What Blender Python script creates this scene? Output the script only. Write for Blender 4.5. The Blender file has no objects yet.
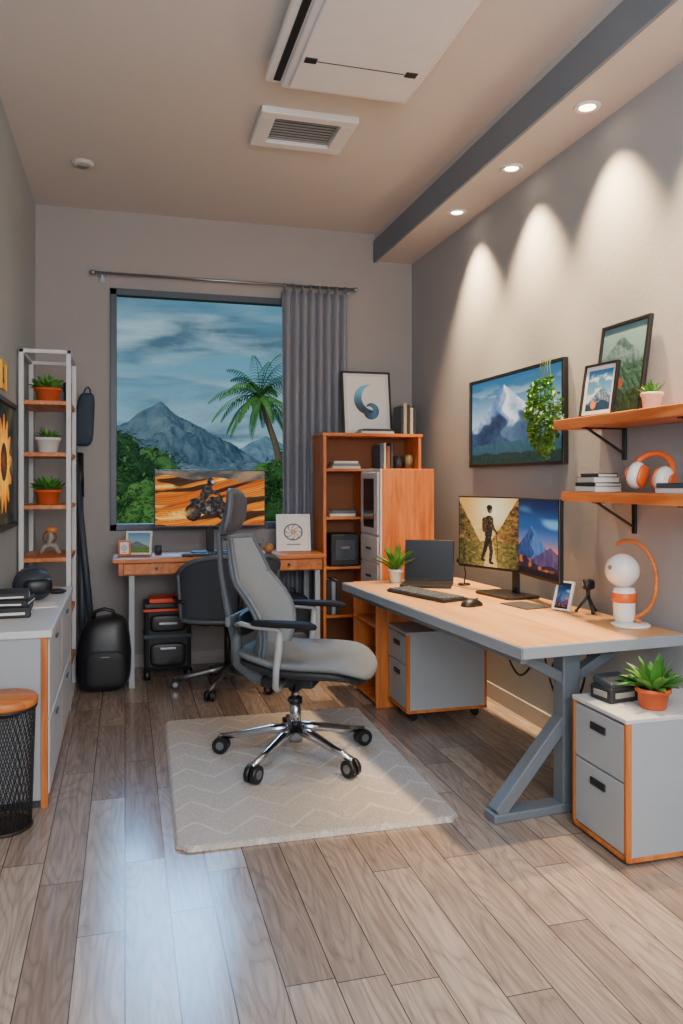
import bpy, bmesh, math, random
from mathutils import Vector, Matrix, Euler, noise
random.seed(7)
pi=math.pi
scene=bpy.context.scene
COL=scene.collection
# ---------------------------------------------------------------- materials
def lin(c):
    out=[]
    for v in c[:3]:
        v=v/255.0
        out.append(v/12.92 if v<=0.04045 else ((v+0.055)/1.055)**2.4)
    return tuple(out)
def newmat(name):
    m=bpy.data.materials.new(name); m.use_nodes=True
    nt=m.node_tree
    return m,nt,nt.nodes['Principled BSDF']
def N(nt,t,**kw):
    n=nt.nodes.new(t)
    for k,v in kw.items(): setattr(n,k,v)
    return n
def M2(nt,op,a,b=None,c=None):
    n=nt.nodes.new('ShaderNodeMath'); n.operation=op
    for i,v in enumerate((a,b,c)):
        if v is None: continue
        if isinstance(v,(int,float)): n.inputs[i].default_value=v
        else: nt.links.new(v,n.inputs[i])
    return n.outputs[0]
def mixc(nt,fac,a,b,blend='MIX'):
    n=nt.nodes.new('ShaderNodeMix'); n.data_type='RGBA'; n.blend_type=blend
    for i,v in ((0,fac),(6,a),(7,b)):
        if isinstance(v,(int,float)): n.inputs[i].default_value=v
        elif isinstance(v,tuple): n.inputs[i].default_value=(v[0],v[1],v[2],1)
        else: nt.links.new(v,n.inputs[i])
    return n.outputs[2]
MC={}
def mat(name,col,rough=.5,metal=0,var=.06,scale=9,bump=0,bscale=120,spec=.5,emit=0):
    if name in MC: return MC[name]
    m,nt,b=newmat(name)
    c=lin(col)
    tc=N(nt,'ShaderNodeTexCoord'); nz=N(nt,'ShaderNodeTexNoise')
    nz.inputs['Scale'].default_value=scale; nz.inputs['Detail'].default_value=4
    nt.links.new(tc.outputs['Object'],nz.inputs['Vector'])
    lo=tuple(max(0,x*(1-var)) for x in c); hi=tuple(min(1,x*(1+var)) for x in c)
    o=mixc(nt,nz.outputs['Fac'],lo,hi)
    nt.links.new(o,b.inputs['Base Color'])
    b.inputs['Roughness'].default_value=rough; b.inputs['Metallic'].default_value=metal
    b.inputs['Specular IOR Level'].default_value=spec
    if emit:
        b.inputs['Emission Color'].default_value=(*c,1); b.inputs['Emission Strength'].default_value=emit
    if bump:
        n2=N(nt,'ShaderNodeTexNoise'); n2.inputs['Scale'].default_value=bscale
        nt.links.new(tc.outputs['Object'],n2.inputs['Vector'])
        bp=N(nt,'ShaderNodeBump'); bp.inputs['Strength'].default_value=bump; bp.inputs['Distance'].default_value=.01
        nt.links.new(n2.outputs['Fac'],bp.inputs['Height']); nt.links.new(bp.outputs[0],b.inputs['Normal'])
    MC[name]=m; return m
def wood(name,c1,c2,axis=1,rough=.42,sc=22):
    if name in MC: return MC[name]
    m,nt,b=newmat(name)
    tc=N(nt,'ShaderNodeTexCoord'); mp=N(nt,'ShaderNodeMapping')
    s=[sc,sc,sc]; s[axis]=sc*.09; mp.inputs['Scale'].default_value=s
    nt.links.new(tc.outputs['Object'],mp.inputs['Vector'])
    nz=N(nt,'ShaderNodeTexNoise'); nz.inputs['Scale'].default_value=1; nz.inputs['Detail'].default_value=7; nz.inputs['Distortion'].default_value=.7; nz.inputs['Roughness'].default_value=.62
    nt.links.new(mp.outputs[0],nz.inputs['Vector'])
    rp=N(nt,'ShaderNodeValToRGB'); rp.color_ramp.elements[0].position=.34; rp.color_ramp.elements[1].position=.62
    rp.color_ramp.elements[0].color=(*lin(c1),1); rp.color_ramp.elements[1].color=(*lin(c2),1)
    nt.links.new(nz.outputs['Fac'],rp.inputs[0]); nt.links.new(rp.outputs[0],b.inputs['Base Color'])
    b.inputs['Roughness'].default_value=rough
    MC[name]=m; return m
def attrmat(name,glow):
    m,nt,b=newmat(name)
    a=N(nt,'ShaderNodeAttribute'); a.attribute_name='Col'
    if glow:
        b.inputs['Base Color'].default_value=(.01,.01,.012,1)
        nt.links.new(a.outputs['Color'],b.inputs['Emission Color']); b.inputs['Emission Strength'].default_value=glow
        b.inputs['Roughness'].default_value=.6; b.inputs['Specular IOR Level'].default_value=.15
    else:
        nt.links.new(a.outputs['Color'],b.inputs['Base Color']); b.inputs['Roughness'].default_value=.45
    return m
SCREEN=attrmat('screen_image',1.15); PRINT=attrmat('printed_image',0)
ORANGE=wood('orange_wood',(172,88,34),(214,128,60),0)
ORANGEZ=wood('orange_wood_upright',(172,88,34),(214,128,60),2)
ORANGEY=wood('orange_wood_long',(172,88,34),(216,130,62),1)
TOPW=wood('light_desk_wood',(208,148,88),(230,178,118),1,.35,16)
GREYP=mat('grey_panel',(162,168,174),.5)
WHITEP=mat('white_panel',(206,208,210),.45)
SLATE=mat('slate_steel',(116,124,133),.45,.2)
BAND=mat('soffit_band',(112,122,134),.6)
SLATED=mat('dark_slate',(54,62,72),.5)
BLACK=mat('black_plastic',(22,23,26),.4)
BLACKM=mat('black_matte',(34,36,41),.6,bump=.05)
CHROME=mat('chrome',(205,208,212),.18,1)
STEEL=mat('brushed_steel',(150,155,160),.3,.9)
FABRIC=mat('grey_fabric',(122,128,133),.9,bump=.5,bscale=500,var=.1)
WHITE=mat('white_plastic',(226,224,220),.35)
ORP=mat('orange_plastic',(220,98,38),.4)
GREEN=mat('leaf_green',(58,118,40),.5,var=.45,scale=25)
GREEN2=mat('leaf_green_light',(96,150,60),.5,var=.35,scale=30)
SOIL=mat('potting_soil',(50,36,28),.95,bump=.6)
PAPER=mat('paper',(228,224,214),.8)
# ---------------------------------------------------------------- mesh builder
class MB:
    def __init__(s): s.bm=bmesh.new(); s.mats=[]
    def mi(s,m):
        if m not in s.mats: s.mats.append(m)
        return s.mats.index(m)
    def add(s,b,m,M=None,smooth=False,recalc=True):
        i=s.mi(m)
        if M is not None: b.transform(M)
        if recalc: bmesh.ops.recalc_face_normals(b,faces=b.faces)
        for f in b.faces:
            f.material_index=i; f.smooth=smooth and len(f.verts)<=4
        me=bpy.data.meshes.new('t'); b.to_mesh(me); b.free(); s.bm.from_mesh(me); bpy.data.meshes.remove(me)
        return s
    def box(s,c,sz,m,bev=.003,rot=None,M=None):
        b=bmesh.new(); bmesh.ops.create_cube(b,size=1)
        bmesh.ops.scale(b,vec=sz,verts=b.verts)
        bv=min(bev,min(sz)*.45)
        if bv>0: bmesh.ops.bevel(b,geom=list(b.edges),offset=bv,segments=2,affect='EDGES',profile=.5)
        T=Matrix.Translation(c)
        if rot: T=T@Euler(rot).to_matrix().to_4x4()
        if M is not None: T=M@T
        return s.add(b,m,T)
    def bx(s,x0,x1,y0,y1,z0,z1,m,bev=.003,M=None):
        return s.box(((x0+x1)/2,(y0+y1)/2,(z0+z1)/2),(abs(x1-x0),abs(y1-y0),abs(z1-z0)),m,bev,None,M)
    def beam(s,p1,p2,w,h,m,bev=.003):
        p1=Vector(p1);p2=Vector(p2); d=p2-p1
        q=d.to_track_quat('Y','Z')
        T=Matrix.Translation((p1+p2)/2)@q.to_matrix().to_4x4()
        return s.box((0,0,0),(w,d.length,h),m,bev,None,T)
    def cyl(s,p1,p2,r1,m,r2=None,seg=20,smooth=True):
        p1=Vector(p1);p2=Vector(p2); d=p2-p1
        b=bmesh.new(); bmesh.ops.create_cone(b,cap_ends=True,segments=seg,radius1=r1,radius2=r1 if r2 is None else r2,depth=d.length)
        T=Matrix.Translation((p1+p2)/2)@d.to_track_quat('Z','Y').to_matrix().to_4x4()
        return s.add(b,m,T,smooth)
    def lathe(s,prof,m,c=(0,0,0),seg=28,M=None):
        b=bmesh.new(); rings=[]
        for r,z in prof:
            if r<1e-6: rings.append([b.verts.new((0,0,z))])
            else: rings.append([b.verts.new((r*math.cos(2*pi*k/seg),r*math.sin(2*pi*k/seg),z)) for k in range(seg)])
        for a,d in zip(rings,rings[1:]):
            for k in range(seg):
                k2=(k+1)%seg
                if len(a)==1 and len(d)==1: continue
                if len(a)==1: b.faces.new((a[0],d[k],d[k2]))
                elif len(d)==1: b.faces.new((a[k],a[k2],d[0]))
                else: b.faces.new((a[k],a[k2],d[k2],d[k]))
        T=Matrix.Translation(c)
        if M is not None: T=M@T
        return s.add(b,m,T,True)
    def tube(s,pts,r,m,seg=10,closed=False,smooth=True):
        pts=[Vector(p) for p in pts]; n=len(pts)
        rr=r if isinstance(r,(list,tuple)) else [r]*n
        b=bmesh.new(); rings=[]; up=None
        for i,p in enumerate(pts):
            if closed: t=(pts[(i+1)%n]-pts[i-1]).normalized()
            else: t=(pts[min(i+1,n-1)]-pts[max(i-1,0)]).normalized()
            if up is None:
                up=Vector((0,0,1)) if abs(t.z)<.9 else Vector((1,0,0))
            up=(up-t*up.dot(t)).normalized(); sd=t.cross(up)
            rings.append([b.verts.new(p+(up*math.cos(2*pi*k/seg)+sd*math.sin(2*pi*k/seg))*rr[i]) for k in range(seg)])
        rng=range(n if closed else n-1)
        for i in rng:
            a=rings[i];d=rings[(i+1)%n]
            for k in range(seg):
                b.faces.new((a[k],a[(k+1)%seg],d[(k+1)%seg],d[k]))
        if not closed:
            b.faces.new(rings[0][::-1]); b.faces.new(rings[-1])
        return s.add(b,m,None,smooth)
    def ell(s,c,r,m,e1=1,e2=1,deform=None,nu=32,nv=16,rot=None):
        def sp(v,e): return math.copysign(abs(v)**e,v)
        b=bmesh.new(); rows=[]
        for j in range(nv+1):
            ph=-pi/2+pi*j/nv
            if j in (0,nv): rows.append([b.verts.new((0,0,r[2]*(1 if j else -1)))]); continue
            rows.append([b.verts.new((r[0]*sp(math.cos(ph),e1)*sp(math.cos(2*pi*k/nu),e2),r[1]*sp(math.cos(ph),e1)*sp(math.sin(2*pi*k/nu),e2),r[2]*sp(math.sin(ph),e1))) for k in range(nu)])
        for a,d in zip(rows,rows[1:]):
            for k in range(nu):
                k2=(k+1)%nu
                if len(a)==1: b.faces.new((a[0],d[k],d[k2]))
                elif len(d)==1: b.faces.new((a[k],a[k2],d[0]))
                else: b.faces.new((a[k],a[k2],d[k2],d[k]))
        if deform:
            for v in b.verts: v.co=Vector(deform(v.co))
        T=Matrix.Translation(c)
        if rot: T=T@Euler(rot).to_matrix().to_4x4()
        return s.add(b,m,T,True)
    def grid(s,f,nu,nv,m,th=0,smooth=True):
        b=bmesh.new(); V=[[b.verts.new(f(i/nu,j/nv)) for i in range(nu+1)] for j in range(nv+1)]
        for j in range(nv):
            for i in range(nu): b.faces.new((V[j][i],V[j][i+1],V[j+1][i+1],V[j+1][i]))
        if th:
            bmesh.ops.recalc_face_normals(b,faces=b.faces)
            bmesh.ops.solidify(b,geom=list(b.faces),thickness=th)
        return s.add(b,m,None,smooth)
    def poly(s,pts,d,m,M=None,bev=0):
        b=bmesh.new(); vs=[b.verts.new((p[0],p[1],0)) for p in pts]; f=b.faces.new(vs)
        r=bmesh.ops.extrude_face_region(b,geom=[f])
        bmesh.ops.translate(b,vec=(0,0,d),verts=[g for g in r['geom'] if isinstance(g,bmesh.types.BMVert)])
        return s.add(b,m,M)
    def leaf(s,base,dirv,L,w,m,droop=.5,seg=6,twist=0):
        d=Vector(dirv).normalized(); side=d.cross(Vector((0,0,1)))
        if side.length<.05: side=Vector((1,0,0))
        side.normalize(); b=s.bm; rows=[]; p=Vector(base); mi=s.mi(m)
        for i in range(seg+1):
            t=i/seg; ww=w*(math.sin(pi*min(1,.12+t*.88))**.8)*.5 if i<seg else .0005
            c=p+Vector((0,0,-.2*w*math.sin(pi*t)))
            rows.append((b.verts.new(p-side*ww+Vector((0,0,.15*w))),b.verts.new(c),b.verts.new(p+side*ww+Vector((0,0,.15*w)))))
            d=(d+Vector((0,0,-droop/seg))).normalized(); p=p+d*(L/seg)
        for a,c in zip(rows,rows[1:]):
            for f in (b.faces.new((a[0],a[1],c[1],c[0])), b.faces.new((a[1],a[2],c[2],c[1]))):
                f.material_index=mi; f.smooth=True
        return s
    def obj(s,name,parent=None,loc=(0,0,0),rot=(0,0,0),label=None,cat=None,group=None,kind=None):
        me=bpy.data.meshes.new(name); s.bm.to_mesh(me); s.bm.free()
        for m in s.mats: me.materials.append(m)
        o=bpy.data.objects.new(name,me); COL.objects.link(o)
        o.location=loc; o.rotation_euler=rot
        if parent: o.parent=parent
        if label: o['label']=label
        if cat: o['category']=cat
        if group: o['group']=group
        if kind: o['kind']=kind
        return o
def thing(name,label,cat,loc=(0,0,0),rz=0,group=None):
    o=bpy.data.objects.new(name,None); o.empty_display_size=.1; COL.objects.link(o)
    o.location=loc; o.rotation_euler=(0,0,rz); o['label']=label; o['category']=cat
    if group: o['group']=group
    return o
def dup(t,loc,rz=None,label=None):
    n=t.copy(); COL.objects.link(n); n.location=loc
    if rz is not None: n.rotation_euler=(0,0,rz)
    if label: n['label']=label
    def rec(a,b):
        for ch in a.children:
            c=ch.copy(); COL.objects.link(c); c.parent=b; rec(ch,c)
    rec(t,n); return n
def D(a): return math.radians(a)
def mx(a,b,t): 
    t=max(0,min(1,t)); return tuple(a[i]*(1-t)+b[i]*t for i in range(3))
def sm(a,b,x):
    t=max(0,min(1,(x-a)/(b-a))); return t*t*(3-2*t)
def fb(x,y,s=1,z=0,o=5): return noise.fractal(Vector((x*s,y*s,z)),1,2,o)
def fd(x,y,s=1,z=0,o=7): return noise.fractal(Vector((x*s,y*s,z)),.75,2.1,o)
def rdg(x,y,s,z=0): 
    v=0;a=1;q=s
    for k in range(4):
        v+=a*(1-2*abs(noise.noise(Vector((x*q,y*q,z+k*3))))); a*=.5; q*=2.1
    return v/1.9
def rel(x,y,s,z=0,e=.016,k=1.0): return k*(rdg(x+e*.8,y+e,s,z)-rdg(x,y,s,z))
def paint(parent,name,w,h,nx,func,mt,M=None,z0=0):
    ny=max(8,int(nx*h/w)); me=bpy.data.meshes.new(name)
    vs=[];cs=[];fs=[]
    for j in range(ny+1):
        for i in range(nx+1):
            u=i/nx;v=j/ny; p=Vector((-w/2+u*w,0,z0+v*h))
            if M is not None: p=M@p
            vs.append(p); c=func(u,v); l=lin([max(0,min(255,q)) for q in c]); cs+= [l[0],l[1],l[2],1]
    for j in range(ny):
        for i in range(nx):
            a=j*(nx+1)+i; fs.append((a,a+1,a+nx+2,a+nx+1))
    me.from_pydata(vs,[],fs); at=me.color_attributes.new('Col','FLOAT_COLOR','POINT'); at.data.foreach_set('color',cs)
    me.materials.append(mt); o=bpy.data.objects.new(name,me); COL.objects.link(o); o.parent=parent
    return o
# ---------------------------------------------------------------- picture functions
def art_tv(u,v):
    c=mx((196,216,222),(52,108,146),sm(.35,1,v)); c=mx(c,(232,236,236),sm(.05,.4,fb(u*1.6,v*4.5,1.7,3))*.6*sm(1.0,.7,v))
    j=.014*fd(u,0,16,1)
    far=.46-.26*abs(u-.92)+j; left=.50-.8*abs(u-.10)+j
    main=.92-1.15*max(0,u-.40)-1.45*max(0,.40-u)+.22*max(0,abs(u-.40)-.16)+j
    if v<far: c=mx((92,126,150),(168,192,204),.5+1.0*rel(u,v,5,2))
    if v<left: c=mx((62,94,122),(168,188,200),.45+1.2*rel(u,v,5,5))
    if v<main:
        ax=(u-.40)/max(.06,.98-v); rid=math.sin(ax*9+2.2*noise.noise(Vector((u*5,v*5,1)))+1.0)
        lit=(.78 if ax*1.0+.10*math.sin(v*22)>.03 else .24)+.20*rid+.25*noise.noise(Vector((u*22,v*16,3)))
        hgt=v-(.50-.10*abs(u-.4))+.09*rid+.10*noise.noise(Vector((u*14,v*9,8)))
        rockc=mx((26,48,78),(82,112,138),lit)
        snow=mx((82,118,164),(252,253,255),lit)
        c=mx(rockc,snow,sm(-.02,.07,hgt))
    fo=.24+.02*fb(u,0,10,2)+.05*(u-.3)
    if v<fo: c=mx((24,54,72),(60,100,112),.35+1.4*v+.3*noise.noise(Vector((u*30,v*14,2))))
    if v<.11+.015*abs(math.sin(u*90))+.02*fb(u,0,8,9): c=mx((14,34,34),(44,80,66),.4+.4*noise.noise(Vector((u*50,v*20,2))))
    return c
def art_dune(u,v):
    wx=u+.10*fb(u,v,1.5,4); w=v*1.0+.42*(1-u)**2*(.6)+.16*math.sin(wx*3.6+.6)
    g=fb(0,w,5,3,3)+.5*fb(0,w,18,1,2)
    c=mx((180,76,8),(255,160,30),.5+1.2*g)
    c=mx(c,(255,214,110),sm(.14,.36,fb(.1*u,w,9,8,2))*.85)
    c=mx(c,(24,14,10),sm(.06,.24,fb(.3*u,w*1.0,7,11,2))*.85)
    c=mx(c,(60,28,10),.45*sm(.5,1,math.sin(w*170)))
    if v>.90-.08*u+.03*math.sin(u*14): c=mx((60,64,66),(150,120,90),fb(u,v,5)+.5)
    def bl(x,y,a,b,th=0):
        du=(u-x)*1.9; dv=v-y; ct,st=math.cos(th),math.sin(th)
        return math.hypot((du*ct+dv*st)/a,(-du*st+dv*ct)/b)
    n_=noise.noise(Vector((u*34,v*20,1)))
    for x,y in ((.34,.24),(.62,.26)):
        r=bl(x,y,.145,.16)
        if .66<r<1 or r<.22: c=mx((14,14,16),(60,56,52),n_)
        elif r<=.66: c=mx((40,34,30),(120,100,80),.3+n_)
    for a in ((.48,.30,.20,.10,.1),(.40,.38,.17,.055,-.1),(.54,.44,.13,.075,-.5),(.36,.46,.12,.04,.15),(.60,.44,.035,.20,.35)):
        if bl(*a)<1: c=mx((18,18,20),(112,106,98),.25+.8*n_)
    if bl(.50,.31,.08,.05)<1: c=mx((90,86,82),(180,170,156),.5+n_)
    for a in ((.455,.60,.085,.17,-.45),(.52,.62,.12,.035,-.5),(.475,.40,.13,.05,-.2),(.52,.30,.04,.11,.1)):
        if bl(*a)<1: c=mx((26,26,30),(104,92,80),.25+.9*n_)
    if bl(.50,.80,.062,.082)<1: c=mx((20,20,24),(96,96,100),.3+n_)
    if bl(.522,.80,.03,.03)<1: c=(170,176,180)
    dd=bl(.20,.20,.34,.10,.25)+.5*n_
    if dd<1: c=mx((255,196,96),c,max(0,dd))
    return c
def art_valley(u,v):
    g=math.hypot(u-.60,(v-.82)*.9); c=mx((255,244,196),(226,160,76),g*2.0); c=mx(c,(128,150,146),sm(.5,1,g)*.6)
    j=.03*fb(u,0,9,1)
    L=.96-1.65*u+j; R=1.02-1.45*(1-u)+j; B=.60+.04*fb(u,0,6,6)
    sh=lambda s,z: noise.noise(Vector((u*s,v*s*1.6,z)))
    if v<B: c=mx((206,150,74),(252,212,134),.6+.4*sh(8,6))
    if v<L: c=mx((52,44,26),(206,152,70),.26+.8*u+.5*sh(10,1)+.35*sh(26,3)+.2*sh(60,3))
    if v<R: c=mx((60,42,22),(236,166,74),.20+1.0*(1-u)+.5*sh(10,2)+.35*sh(26,4)+.2*sh(60,4))
    fo=.36+.03*fb(u,0,8)
    if v<fo: c=mx((48,50,24),(214,166,74),.42+.4*sh(18,5)+.25*sh(50,5)+.6*(.5-2*abs(u-.54)))
    if v<fo and abs(u-.54)<.04+.20*(fo-v): c=mx((196,146,78),(250,208,128),.55+.4*sh(24,1))
    uu=.52+(u-.52)/1.22; vv=.08+(v-.05)/1.16
    def bl(x,y,a,b): return ((uu-x)/a)**2+((vv-y)/b)**2
    def seg(x0,y0,x1,y1,t0,t1=None):
        dx,dy=x1-x0,y1-y0; L_=dx*dx+dy*dy; q=max(0,min(1,((uu-x0)*dx+(vv-y0)*dy)/L_))
        return math.hypot(uu-x0-q*dx,vv-y0-q*dy)<(t0+(t1-t0)*q if t1 else t0)
    n_=sh(30,9)
    if seg(.51,.42,.545,.24,.034,.026) or seg(.545,.24,.53,.10,.026,.018): c=mx((36,30,28),(110,76,46),.3+n_)
    if seg(.50,.42,.46,.25,.034,.026) or seg(.46,.25,.42,.14,.024,.016): c=mx((26,22,22),(74,54,40),.3+n_)
    if seg(.42,.13,.445,.115,.016) or seg(.53,.09,.56,.085,.016): c=(20,18,18)
    if seg(.515,.62,.505,.44,.060,.050): c=mx((26,24,26),(120,88,56),.2+n_+1.8*(uu-.50))
    if seg(.455,.62,.455,.50,.036,.034): c=mx((50,32,24),(120,76,42),.4+n_)
    if seg(.535,.64,.575,.52,.024,.018) or seg(.575,.52,.615,.47,.017,.013): c=mx((34,30,30),(140,96,56),.4+n_)
    if bl(.525,.755,.036,.050)<1: c=mx((52,36,28),(196,136,88),(uu-.50)/.055)
    if bl(.520,.780,.039,.034)<1: c=(36,28,24)
    if seg(.615,.49,.635,.10,.0045): c=(50,38,30)
    return c
def art_dusk(u,v):
    c=mx((250,150,90),(220,120,110),sm(.16,.34,v)); c=mx(c,(86,110,160),sm(.32,.50,v)); c=mx(c,(30,78,136),sm(.46,.66,v)); c=mx(c,(12,30,68),sm(.66,1,v))
    st=noise.noise(Vector((u*1.6+v*1.0,v*5,2)))
    c=mx(c,(140,196,216),sm(.05,.5,st)*sm(.5,.65,v)*(1-sm(.8,1,v))*.7)
    j=.012*fd(u,0,14,4)
    if v<.66-.9*abs(u-.36)+.25*max(0,abs(u-.36)-.2)+j: c=mx((24,48,96),(88,128,180),.25+(.5 if u>.36+.05*math.sin(v*26) else 0)+.25*noise.noise(Vector((u*16,v*10,1))))
    if v<.40-.40*abs(u-.82)+j: c=mx((44,44,92),(150,96,112),.3+.4*noise.noise(Vector((u*14,v*9,2)))+1.0*(v-.2))
    if v<.22-.10*u+j+.03*math.sin(u*9): c=mx((20,22,46),(226,110,60),.1+sm(.05,.5,noise.noise(Vector((u*8,v*16,5))))*.7)
    if v<.08+.02*fd(u,3,8): c=(12,12,24)
    return c
def art_left(u,v):
    n_=noise.noise(Vector((u*20,v*14,2)))
    c=mx((18,24,26),(96,84,44),.3+.7*fb(u,v,5)+.2*n_)
    def bl(x,y,a,b): return math.sqrt(((u-x)/a)**2+((v-y)/b)**2)
    r=bl(.62,.50,.30,.42)
    a=math.atan2(v-.5,(u-.62)*1.4)
    if r<.85+.15*math.sin(a*13): c=mx((255,214,70),(206,104,16),r+.35*n_+.15*math.sin(a*26))
    r=bl(.62,.52,.12,.16)
    if r<1: c=mx((120,62,18),(52,30,14),r+.5*n_)
    if bl(.12,.3,.12,.3)<1+.2*math.sin(12*math.atan2(v-.3,u-.12)): c=mx((236,170,40),(150,80,18),bl(.12,.3,.12,.3)+.3*n_)
    return c
def art_forest(u,v):
    c=mx((70,108,114),(112,146,152),v)
    if v<.88-.55*abs(u-.45)+.03*fd(u,0,10): c=mx((34,62,70),(120,150,154),.45+1.5*rel(u,v,4,1))
    if v<.56+.07*fd(u,1,9): c=mx((18,46,42),(74,112,96),.45+1.2*rel(u,v,8,2))
    if v<.24+.05*fd(u,3,9): c=mx((14,30,26),(58,84,54),.45+1.2*rel(u,v,10,2))
    if ((u-.45)/.12)**2+((v-.34)/.07)**2<1+.4*fd(u,v,12): c=mx((96,44,34),(150,90,74),.5+rel(u,v,9))
    return c
def art_small(u,v):
    if u<.1 or u>.9 or v<.08 or v>.92: return (226,228,226)
    c=mx((150,200,220),(40,104,160),v)
    c=mx(c,(236,240,242),sm(.0,.35,fb(u,v*2,3,3))*.7)
    if v<.58-.8*abs(u-.6)+.03*fd(u,0,9): c=mx((24,54,92),(206,222,232),.35+1.4*rel(u,v,5)+.6*(v-.3))
    if v<.24+.05*math.sin(u*9+2): c=(26,62,88)
    if math.hypot(u-.35,(v-.2)*1.1)<.09: c=(222,124,52)
    return c
def art_swirl(u,v):
    c=(232,230,224)
    if u<.07 or u>.93 or v<.05 or v>.95: return (216,214,208)
    x=(u-.5)/.36; y=(v-.5)/.36*1.25
    # a broad crescent sweeping down from the top, curling into a rounded open form
    if math.hypot(x-.10,y-.22)<.88 and math.hypot(x-.44,y-.34)>.74: c=mx((16,34,60),(110,190,228),sm(-.7,1.0,y))
    r=math.hypot(x-.22,y+.42); a=math.degrees(math.atan2(y+.42,x-.22))%360
    th=.26*math.sin(pi*((a+220)%360)/360)**.7
    if abs(r-.34)<th*.75: c=mx((14,28,50),(84,160,204),sm(.9,-.2,abs(x-.5))*.8)
    return c
def art_sketch(u,v):
    c=(226,224,218); x=(u-.5)*1.0;y=(v-.52)*1.25
    r=math.hypot(x,y); a=math.atan2(y,x)
    if .27<r<.32: c=(70,72,76)
    if r<.27 and abs(math.sin(a*4+r*14))<.35: c=(96,100,104)
    if r<.10: c=(190,150,100)
    if abs(v-.14)<.02 and abs(u-.5)<.22: c=(120,120,120)
    return c
def art_land(u,v):
    c=mx((210,220,220),(90,150,190),v)
    if v<.6-.5*abs(u-.4)+.03*fd(u,0,7): c=mx((60,84,96),(150,166,170),.5+rel(u,v,4))
    if v<.3+.05*fb(u,1,8): c=mx((60,104,44),(140,160,80),.5+rel(u,v,6))
    return c
def art_dark(u,v): return mx((18,24,30),(46,58,68),u*.5+v*.5)
def art_yellow(u,v):
    if abs(u-.5)<.12 and .2<v<.85 or abs(v-.3)<.1 and .25<u<.75: return (60,40,10)
    return (240,180,30)
# ---------------------------------------------------------------- ROOM
XL,XR,YB,YF,ZC=-.58,2.11,5.59,-1.6,3.15
WALLB=mat('back_wall_paint',(156,151,149),.85,var=.04,scale=2,bump=.06,bscale=60)
WALLR=mat('side_wall_paint',(160,162,165),.8,var=.05,scale=2,bump=.10,bscale=50)
WALLL=mat('left_wall_paint',(158,166,170),.8,var=.04,scale=2,bump=.08,bscale=50)
CEIL=mat('ceiling_paint',(200,195,190),.85,var=.03,scale=2)
SOFF=mat('soffit_paint',(196,192,188),.8,var=.03,scale=2)
BASE=mat('baseboard_paint',(176,174,172),.6)
m=MB(); m.bx(XL-.1,XL,YF-.1,YB+.1,0,ZC,WALLL,0); m.obj('wall_left',kind='structure')
m=MB(); m.bx(XR,XR+.1,YF-.1,YB+.1,0,ZC,WALLR,0); m.obj('wall_right',kind='structure')
m=MB(); m.bx(XL,XR,YF-.1,YF,0,ZC,WALLL,0); m.obj('wall_front',kind='structure')
WX0,WX1,WZ0,WZ1=-.10,1.20,.95,2.62
m=MB(); m.bx(XL,WX0,YB,YB+.1,0,ZC,WALLB,0); m.bx(WX1,XR,YB,YB+.1,0,ZC,WALLB,0)
m.bx(WX0,WX1,YB,YB+.1,0,WZ0,WALLB,0); m.bx(WX0,WX1,YB,YB+.1,WZ1,ZC,WALLB,0); m.obj('wall_back',kind='structure')
m=MB(); m.bx(XL-.1,XR+.1,YF-.1,YB+.1,ZC,ZC+.1,CEIL,0); m.obj('ceiling',kind='structure')
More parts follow.
